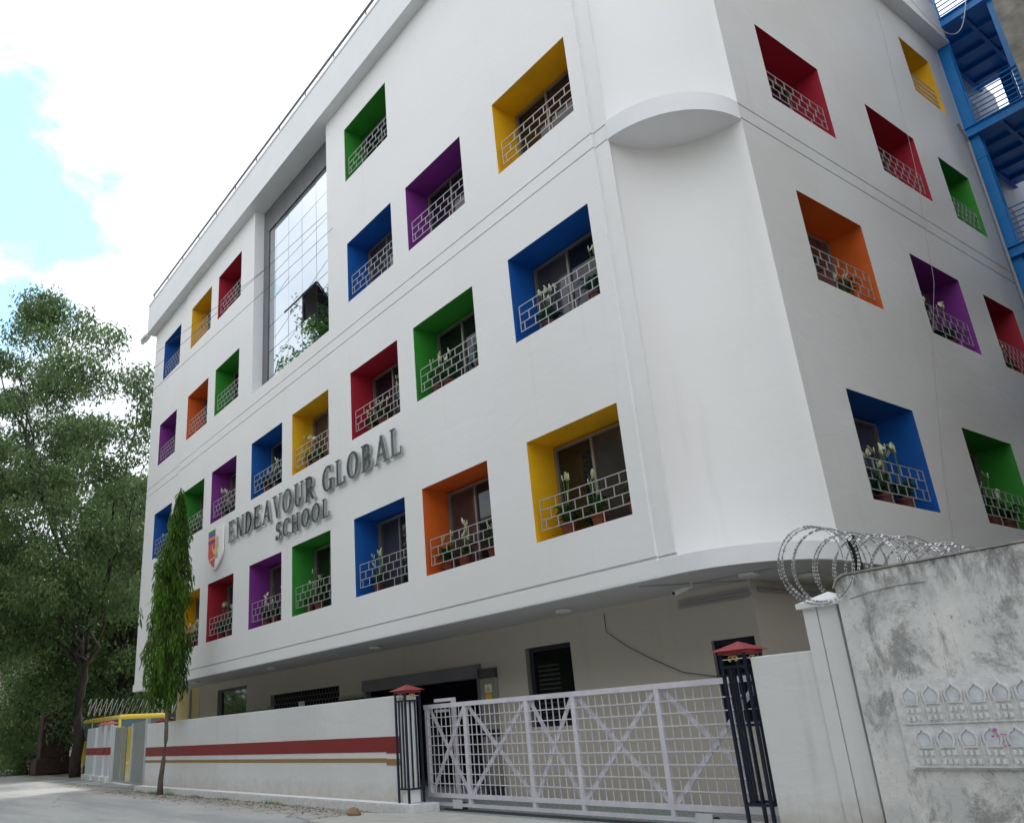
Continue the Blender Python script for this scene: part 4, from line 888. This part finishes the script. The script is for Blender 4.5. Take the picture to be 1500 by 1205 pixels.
fm = MB(); gbox(fm, .93, 5.91, -.02, .015, 1.865, 1.90) if False else gbox(fm, .93, 5.91, .031, .06, .06, .12); fm.build('bottom_rail', M['pipe'], vg)
for i, (a, b, h, lab) in enumerate(((6.75, 7.55, 1.93, 'white wall stub with a red band nearest the sheet metal gate'), (8.05, 9.4, 1.93, 'middle white wall stub with a red band beside the vehicle gate'), (10.0, 12.0, 1.90, 'farthest white wall stub with a red band near the big tree'))):
    t = thing('wall_stub', gp((a + b) / 2, 0, 0), lab, 'wall', 'white wall stubs beside the vehicle gate')
    p = MB(); gbox(p, a, b, -.05, .05, .1, h); p.build('wall_panel', M['stub'], t)
    p = MB(); gbox(p, a - .004, b + .004, -.054, .054, .90, 1.16); p.build('red_stripe', M['stripe_red'], t)
    p = MB(); gbox(p, a - .08, b + .08, -.16, .16, -.01, .2); p.build('plinth', M['jaali'], t, bevel=.02)
    if i < 2:
        p = MB(); c0 = Vector(gp(a + .3, 0, 0)); e = .27
        p.add([(c0.x - e, c0.y - e, h + .02), (c0.x + e, c0.y - e, h + .02), (c0.x + e, c0.y + e, h + .02), (c0.x - e, c0.y + e, h + .02), (c0.x, c0.y, h + .13)], [(0, 1, 4), (1, 2, 4), (2, 3, 4), (3, 0, 4), (3, 2, 1, 0)]); p.build('cap', M['cap_red'], t)

bus = thing('school_bus', (-10.4, 2.45, 0), 'yellow minibus parked inside the yard behind the sheet metal gate', 'bus')
BX0, BX1, BY0, BY1 = -13.4, -7.6, 1.45, 3.4
b_ = MB(); b_.box(BX0, BX1, BY0, BY1, .45, 1.42); b_.box(BX0, BX1 - .12, BY0 + .03, BY1 - .03, 1.42, 1.45); b_.build('body', M['bus_yellow'], bus, bevel=.06)
b_ = MB(); b_.box(BX0, BX1 - .12, BY0 + .02, BY1 - .02, 2.16, 2.36); b_.build('roof', M['bus_yellow'], bus, bevel=.08)
b_ = MB()
for x, y in ((BX0 + .04, BY0 + .08), (BX0 + 1.5, BY0 + .06), (BX0 + 3.0, BY0 + .06), (BX0 + 4.5, BY0 + .06), (BX0 + .04, BY1 - .08), (BX0 + 3.0, BY1 - .06)): b_.box(x, x + .1, y - .03, y + .03, 1.45, 2.16)
for y in (BY0 + .07, BY1 - .07): b_.bar((BX1 - .03, y, 1.42), (BX1 - .18, y, 2.18), .09)
b_.build('window_posts', M['bus_yellow'], bus)
b_ = MB(); b_.quad((BX1 - .04, BY0 + .1, 1.42), (BX1 - .04, BY1 - .1, 1.42), (BX1 - .19, BY1 - .1, 2.17), (BX1 - .19, BY0 + .1, 2.17)); b_.build('windscreen', M['bus_glass'], bus)
b_ = MB()
for y in (BY0 + .05, BY1 - .05): b_.quad((BX0 + .1, y, 1.45), (BX1 - .15, y, 1.45), (BX1 - .2, y, 2.16), (BX0 + .1, y, 2.16))
b_.build('side_glass', M['bus_glass'], bus)
for x in (BX0 + 1, BX1 - 1):
    for y in (BY0 + .02, BY1 - .22):
        wv = MB(); n_ = 20; wv.add([(x + .38 * math.cos(2 * math.pi * k / n_), yy, .38 + .38 * math.sin(2 * math.pi * k / n_)) for yy in (y, y + .2) for k in range(n_)], [tuple(range(n_)), tuple(range(n_, 2 * n_))[::-1]] + [(k, (k + 1) % n_, n_ + (k + 1) % n_, n_ + k) for k in range(n_)]); wv.build('wheel', M['rubber'], bus)
for y in (BY0 + .25, BY1 - .45): MB().box(BX1 + .001, BX1 + .03, y, y + .22, .75, .9).build('headlight', M['sign_white'], bus, bevel=.01)

# rear yard wall with hoops of wire
t = thing('rear_yard_wall', (-15, 6, 0), 'low wall topped with looped white wire behind the bus', 'wall')
MB().box(-15.1, -14.9, 2.3, 13, 0, 2.5).build('wall_panel', M['brown_wall'], t)
mb = MB(); pts = []
for i in range(520): a = i / 520 * 30 * 2 * math.pi; pts.append((-15 + .28 * math.cos(a + 1), 2.0 + i / 520 * 7.5 + .16 * math.sin(a), 2.95 + .38 * math.sin(a + .4)))
mb.tube(pts, .011, 4); mb.build('wire_loops', M['sign_white'], t)

# overhead cables fixed to the front
for a, b, sag, lab in (((-30, -5, 15.6), (9.1, -.05, 13.6), .5, 'highest of three thin dark cables crossing to the front near the glass bay'),
                       ((-30, -5, 12.6), (12.75, -.05, 13.3), .6, 'middle one of three thin dark cables crossing to the front near the glass bay'),
                       ((-30, -5, 11.4), (13.0, -.05, 12.7), .7, 'lowest of three thin dark cables crossing to the front near the glass bay')):
    A, B = Vector(a), Vector(b); pts = [A.lerp(B, k / 24) - Vector((0, 0, sag * 4 * (k / 24) * (1 - k / 24))) for k in range(25)]
    mb = MB(); mb.tube(pts, .006, 5); o = mb.build('overhead_cable', M['cable']); tag(o, lab, 'cable', 'thin cables crossing the front')

# ------------------------------------------------------------------ stones and litter on the verge
def rock(r, seed):
    rr = random.Random(seed); mb = MB(); n_, m_ = 12, 8; vs = []
    for j in range(m_ + 1):
        for i in range(n_):
            th = math.pi * j / m_; ph_ = 2 * math.pi * i / n_; q = r * (1 + rr.uniform(-.13, .13))
            vs.append((q * 1.25 * math.sin(th) * math.cos(ph_), q * .9 * math.sin(th) * math.sin(ph_), q * .75 * math.cos(th) + r * .6))
    mb.add(vs, [(j * n_ + i, j * n_ + (i + 1) % n_, (j + 1) * n_ + (i + 1) % n_, (j + 1) * n_ + i) for j in range(m_) for i in range(n_)]); return mb
o = rock(.105, 3).build('stone', M['stone'], smooth=True); o.location = (15.92, -1.52, -.005); tag(o, 'large brown loose stone on the road edge before the left gate pillar', 'stone')
grav = MB(); rr = random.Random(9)
for i in range(900):
    x = 2 + 14.8 * rr.random() ** .8; y = -.97 - abs(rr.gauss(0, .28)); s_ = rr.uniform(.006, .03) * (1.3 if rr.random() < .08 else .8)
    p = Vector((x, y, s_ * .4)); vv = [p + Vector((rr.uniform(-1, 1), rr.uniform(-1, 1), rr.uniform(-.6, .8))) * s_ for _ in range(5)]
    grav.add(vv, [(0, 1, 2), (0, 2, 3), (0, 3, 4), (0, 4, 1), (1, 2, 4), (2, 3, 4)])
tag(grav.build('gravel', M['dirt']), kind='stuff')
gr = MB()
for i in range(500):
    c0 = rr.choice([(4.8, -1.02), (5.3, -1.05), (6.1, -1.0), (7.9, -1.0), (9.5, -1.0), (12.0, -.99), (3.6, -1.0)]); x = c0[0] + rr.gauss(0, .22); y = c0[1] - abs(rr.gauss(0, .05)); h = rr.uniform(.03, .09)
    a = rr.uniform(0, 6.28); gr.add([(x, y, 0), (x + .008, y + .004, 0), (x + .03 * math.cos(a), y + .03 * math.sin(a), h)], [(0, 1, 2)])
tag(gr.build('grass', M['leaf_mid']), kind='stuff')

# ------------------------------------------------------------------ trees
def leaf_mesh(name, centers, radii, counts, size, m, parent, seed, droop=.3, aspect=.35, shell=.35):
    """many small leaf faces scattered in ellipsoid clumps"""
    rg = np.random.default_rng(seed); P = []; Sz = []
    for c, r, n_ in zip(centers, radii, counts):
        d = rg.normal(size=(n_, 3)); d /= np.linalg.norm(d, axis=1)[:, None]
        q = shell + (1 - shell) * rg.random(n_) ** .6; q *= 1 + .18 * rg.normal(size=n_)
        P.append(np.array(c) + d * q[:, None] * np.array(r)); Sz.append(rg.uniform(.6, 1.3, n_))
    P = np.vstack(P); Sz = np.hstack(Sz) * size; n_ = len(P)
    ax = rg.normal(size=(n_, 3)); ax[:, 2] -= droop * 2.2; ax /= np.linalg.norm(ax, axis=1)[:, None]
    b = rg.normal(size=(n_, 3)); b -= (b * ax).sum(1)[:, None] * ax; b /= np.linalg.norm(b, axis=1)[:, None]
    nrm = np.cross(ax, b); L_ = ax * Sz[:, None]; W_ = b * (Sz * aspect)[:, None]; k_ = nrm * (Sz * .12)[:, None]
    V = np.stack([P, P + L_ * .45 + W_ * .5 + k_, P + L_, P + L_ * .45 - W_ * .5 + k_], 1).reshape(-1, 3)
    me = bpy.data.meshes.new(name); me.vertices.add(len(V)); me.vertices.foreach_set('co', V.ravel())
    me.loops.add(4 * n_); me.loops.foreach_set('vertex_index', np.arange(4 * n_)); me.polygons.add(n_)
    me.polygons.foreach_set('loop_start', np.arange(0, 4 * n_, 4)); me.polygons.foreach_set('loop_total', np.full(n_, 4))
    me.materials.append(m); me.update(calc_edges=True)
    o = bpy.data.objects.new(name, me); col.objects.link(o)
    if parent: o.parent = parent
    return o
def limb(mb, a, b, r0, r1, wob, rr, n=7):
    A, B = Vector(a), Vector(b); pts = []
    for k in range(n): t = k / (n - 1); pts.append(A.lerp(B, t) + Vector((rr.uniform(-1, 1), rr.uniform(-1, 1), rr.uniform(-.3, .3))) * wob * math.sin(math.pi * t))
    mb.tube(pts, [r0 + (r1 - r0) * k / (n - 1) for k in range(n)], 7); return pts[-1]
def tree(loc, lab, h, spread, trunk_r, m, seed, nclump, per, size, z0f=.3, env=None, group=None, name='tree', cr=(1.1, 1.9), cat='tree', trunk_h=.28, droop=.3, bark='bark'):
    rr = random.Random(seed); t = thing(name, loc, lab, cat, group)
    tb = MB(); th = h * trunk_h; limb(tb, (0, 0, -.1), (rr.uniform(-.2, .2), rr.uniform(-.2, .2), th), trunk_r, trunk_r * .75, .12, rr)
    cen, rad, cnt = [], [], []
    for i in range(nclump):
        for _ in range(60):
            z = h * (z0f + (1 - z0f) * rr.random()); f = (z / h - z0f) / (1 - z0f); rm = spread * (math.sin(math.pi * min(1, .18 + .80 * f)) ** .7)
            a = rr.uniform(0, 6.283); q = rm * math.sqrt(rr.random()); x, y = q * math.cos(a), q * math.sin(a); c_ = rr.uniform(*cr)
            if env is None or env(x, y, z, c_): break
        else: continue
        cen.append((x, y, z)); rad.append((c_, c_, c_ * .72)); cnt.append(int(per * c_ * c_ / 2.2))
    for c_ in cen[::max(1, len(cen) // 16)]:
        mid = limb(tb, (0, 0, th * rr.uniform(.8, .98)), (c_[0] * .45, c_[1] * .45, th + (c_[2] - th) * .5), trunk_r * .42, trunk_r * .22, .35, rr)
        limb(tb, mid, c_, trunk_r * .22, .025, .35, rr)
    tb.build('trunk', M[bark], t, smooth=True, world=False)
    leaf_mesh('crown', cen, rad, cnt, size, m, t, seed, droop)
    return t
# the big tree at the left edge (its right side follows the photographed outline)
def env1(x, y, z, c_):
    Y = 1.1 + y
    ym = np.interp(z, [5, 9, 13, 15.5, 17.2, 20.5, 21.5, 22.9], [3.6, 4.0, 3.5, 2.8, 1.7, .2, -1.2, -3.2])
    return Y + c_ * .95 < ym
tree((-12.5, 1.1, 0), 'huge dark tree with hanging grey green leaves towering at the left edge', 24.6, 7.4, .25, M['leaf_dark'], 11, 215, 900, .235, .24, env1, droop=.7, trunk_h=.2, cr=(.6, 1.25))
tree((-19, 4.5, 0), 'dense dark tree filling the gap between the big tree and the building corner', 15, 4.6, .3, M['leaf_dark'], 12, 60, 700, .32, .12, droop=.3)
tree((-17.5, -3.2, 0), 'bright green leafy tree leaning over the road at the far left', 11.5, 4.2, .25, M['leaf_bright'], 13, 50, 500, .24, .42, env=lambda x, y, z, c: y < 2.2, droop=.4)
tree((-27, 1.5, 0), 'rounded green tree further down the road behind the maroon pier', 10, 5.0, .28, M['leaf_bright'], 14, 46, 600, .30, .15)
tree((-31, 9.5, 0), 'broad dark tree deep behind the yard wall', 17, 6.5, .4, M['leaf_dark'], 15, 60, 520, .38, .2)
tree((-30, -4.0, 0), 'pale green feathery tree beside the bend of the road', 7.0, 3.6, .16, M['leaf_bright'], 16, 40, 650, .22, .05, name='tree', cr=(.8, 1.4))
# shrubs along the bend
for i, (x, y, h, lab) in enumerate(((-26, -1.2, 2.4, 'low green shrub at the foot of the far wall by the road bend'), (-24, .9, 2.0, 'dark shrub just left of the maroon pier'), (-33, 1.6, 3.2, 'tall pale shrub far down the road'))):
    t = thing('shrub', (x, y, 0), lab, 'shrub', 'shrubs along the road bend')
    rr = random.Random(40 + i); cen = [(rr.uniform(-1.2, 1.2), rr.uniform(-1, 1), rr.uniform(.3, h * .8)) for _ in range(12)]
    tb = MB()
    for c_ in cen[:6]: limb(tb, (0, 0, 0), c_, .04, .01, .1, rr, 4)
    tb.build('stem', M['bark'], t, world=False); leaf_mesh('foliage', cen, [(.7, .7, .55)] * 12, [420] * 12, .14, M['leaf_bright'], t, 60 + i)
# distant tree belt
rr = random.Random(77); cen = []; rad = []; cnt = []
for i in range(200):
    a = rr.uniform(-.85, 1.1); q = rr.uniform(52, 80); cen.append((-q * math.cos(a) + 6, q * math.sin(a) * .9, rr.uniform(.5, 9))); c_ = rr.uniform(2, 3.6); rad.append((c_, c_, c_ * .8)); cnt.append(330)
tag(leaf_mesh('far_treeline', cen, rad, cnt, .75, M['leaf_bright'], None, 5), kind='stuff')
# trees on the other side of the street, seen mirrored in the glass
ot = [(-8, -12.2, 'tall dark tree across the street from the glass bay', 24.5, 5.4, 21), (4, -17.5, 'medium green tree across the street from the crest', 14, 5.2, 22), (-20, -17, 'tall tree across the street from the vehicle gate', 19, 5.0, 23), (12.5, -18, 'broad green tree across the street from the left gate pillar', 13, 5.4, 24), (21, -18.5, 'broad green tree across the street from the sliding gate', 13.5, 5.6, 25), (30.5, -18.5, 'broad dark tree across the street from the grey wall', 13, 5.6, 26)]
for x, y, lab, h, sp_, sd_ in ot: tree((x, y, 0), lab, h, sp_, .3, M['leaf_mid'] if sd_ % 2 else M['leaf_dark'], sd_, 44, 420, .34, .18)

# the columnar drooping tree in front of the wall
ash = thing('ashoka_tree', (5.62, -1.12, 0), 'slender columnar tree with drooping bright green leaves standing before the striped wall', 'tree')
tb = MB(); tp = [(0, 0, -.05), (.06, -.02, .35), (.20, -.02, .8), (.26, 0, 1.3), (.22, 0, 1.9), (.10, 0, 2.6), (.05, 0, 4.5), (.22, 0, 7.3)]
tb.tube(tp, [.085, .065, .055, .05, .047, .045, .035, .012], 9); tb.tube([(.02, 0, .02), (-.04, 0, -.02)], [.09, .12], 8); tb.build('trunk', M['bark_light'], ash, smooth=True, world=False)
rg = np.random.default_rng(31); V = []; F = []; br_ = MB()
NB = 150; boughs = []
for i in range(NB):
    f = ((i + .5) / NB) ** .92; a = i * 2.39996 + rg.normal() * .3; zz = 2.75 + 5.0 * f
    rm = float(np.interp(f, [0, .15, .4, .6, .78, .9, 1.0], [.60, .66, .62, .50, .34, .20, .05])) * rg.uniform(.45, 1.16)
    boughs.append((f, a, zz, rm))
for (f, a, zz, rm) in boughs:
    cxx = .50 * f * f; end = np.array([cxx + rm * math.cos(a), rm * math.sin(a), zz - .25 * rm])
    br_.tube([(cxx, 0, zz + .1), (cxx + .5 * rm * math.cos(a), .5 * rm * math.sin(a), zz + .06), tuple(end)], [.011, .007, .004], 4)
    for q in range(6):
        t_ = .25 + .75 * rg.random(); st0 = np.array([cxx, 0, zz + .1]) * (1 - t_) + end * t_ + rg.normal(size=3) * np.array([.05, .05, .03]); slen = rg.uniform(.35, .80) * (1 - .45 * f)
        nl = int(slen / .030)
        for j in range(nl):
            s_ = slen * j / nl; aa = rg.random() * 6.283; base = st0 + np.array([rg.normal() * .012, rg.normal() * .012, -s_])
            od = np.array([math.cos(aa), math.sin(aa), 0]); d = od * rg.uniform(.22, .5) + np.array([0, 0, -1.0]); d /= np.linalg.norm(d); L_ = rg.uniform(.15, .25); w2 = rg.uniform(.012, .019)
            sd2 = np.cross(d, rg.normal(size=3)); sd2 /= np.linalg.norm(sd2); n0 = len(V)
            V += [base, base + d * L_ * .33 + sd2 * w2 + od * .025, base + d * L_ * .33 - sd2 * w2 + od * .025, base + d * L_ * .7 + sd2 * w2 * .8 + od * .02, base + d * L_ * .7 - sd2 * w2 * .8 + od * .02, base + d * L_]
            F += [(n0, n0 + 1, n0 + 2), (n0 + 1, n0 + 3, n0 + 4, n0 + 2), (n0 + 3, n0 + 5, n0 + 4)]
me = bpy.data.meshes.new('crown'); me.from_pydata([tuple(v) for v in V], [], F); me.materials.append(M['leaf_ashoka']); me.update()
o = bpy.data.objects.new('crown', me); col.objects.link(o); o.parent = ash
br_.build('branches', M['bark_light'], ash, world=False)

# maroon masonry pier and a pale house among the trees
t = thing('masonry_pier', (-20, 1.8, 0), 'dark maroon masonry pier with a sloping top at the left roadside', 'pier')
mb = MB(); mb.add([(-20.6, 1.05, 0), (-19.7, 1.05, 0), (-19.7, 2.45, 0), (-20.6, 2.45, 0), (-20.6, 1.05, 2.75), (-19.7, 1.05, 2.75), (-19.7, 2.45, 3.45), (-20.6, 2.45, 3.45)], [(0, 3, 2, 1), (4, 5, 6, 7), (0, 1, 5, 4), (1, 2, 6, 5), (2, 3, 7, 6), (3, 0, 4, 7)]); mb.build('pier_shaft', M['brown_wall'], t, bevel=.05)
mb = MB(); mb.box(-20.8, -19.5, .85, 2.6, 0, .8); mb.build('footing', M['brown_wall'], t, bevel=.12)
t = thing('roadside_wall', (-30, .2, 0), 'low rough stone wall following the far left bend of the road', 'wall')
mb = MB(); mb.prism([(-21.2, .9), (-21.2, 1.3), (-36, 5.6), (-36, 5.0)], 0, 1.0); mb.build('wall_panel', M['brown_wall'], t, bevel=.05)
hs = thing('pale_house', (-44, 12, 0), 'pale pink house glimpsed through the leaves behind the yard', 'house')
mb = MB(); mb.box(-50, -42, 2, 18, 0, 10.5); mb.build('wall', M['pink_house'], hs)
mb = MB(); mb.box(-50.4, -41.6, 1.6, 18.4, 10.5, 10.9); mb.build('roof', M['trim'], hs)
for k in range(3):
    for j in range(5): MB().box(-41.99, -41.9, 3 + j * 3.1, 4.4 + j * 3.1, 1.2 + k * 3.3, 2.7 + k * 3.3).build('window', M['glass_dark'], hs)

nh = thing('added_side_house', (32, 8, 0), 'plain ochre house added unseen beyond the right edge to shade the side facade', 'house')  # unseen house added to darken the lower side facade
mb = MB(); mb.box(29.2, 40, 2.5, 24, 0, 11.5); mb.build('wall', mat('ochre_render', (.34, .28, .20), rough=.85, var=.25, vs=1.2), nh)
mb = MB(); mb.box(28.8, 40.4, 2.1, 24.4, 11.5, 11.8); mb.build('roof', M['ramp'], nh)
for k in range(3):
    for j in range(4): MB().box(29.16, 29.198, 4 + j * 4.6, 5.4 + j * 4.6, 1.2 + k * 3.5, 2.7 + k * 3.5).build('window', M['glass_dark'], nh)

for nm_lab, x0_, x1_, h_, c_ in (('long brown apartment block added unseen across the street behind the trees', -14, 16, 12.5, (.26, .20, .16)), ('grey green apartment block added unseen across the street facing the gate', 17.5, 46, 14.0, (.22, .24, .21))):  # unseen blocks added across the street, tall and dark to dim lower facades
    ob = thing('added_opposite_building', ((x0_ + x1_) / 2, -24, 0), nm_lab, 'building')
    MB().box(x0_, x1_, -34, -22, 0, h_).build('wall', mat('opposite_render', c_, rough=.85, var=.3, vs=.8), ob)
    MB().box(x0_ - .4, x1_ + .4, -34.4, -21.5, h_, h_ + .35).build('roof', M['ramp'], ob)
    for k in range(4):
        for j in range(int((x1_ - x0_) / 3.6)): MB().box(x0_ + 1.2 + j * 3.6, x0_ + 2.8 + j * 3.6, -21.998, -21.95, 1.2 + k * 3.1, 2.7 + k * 3.1).build('window', M['glass_dark'], ob)

fl_ = MB(); rr = random.Random(91)
for i in range(260):
    x = rr.uniform(-4, 16); y = (-.98 if x > 2.4 else -.5) - abs(rr.gauss(0, .45)); a = rr.uniform(0, 6.28); L_ = rr.uniform(.03, .075); z = rr.uniform(.004, .02)
    ca, sa = math.cos(a) * L_, math.sin(a) * L_
    fl_.add([(x, y, z), (x + ca * .5 - sa * .25, y + sa * .5 + ca * .25, z + .012), (x + ca, y + sa, z), (x + ca * .5 + sa * .25, y + sa * .5 - ca * .25, z + .004)], [(0, 1, 2, 3)])
tag(fl_.build('fallen_leaves', mat('dry_leaf', (.24, .16, .08), rough=.8, c2=(.10, .07, .04), vs=3)), kind='stuff')
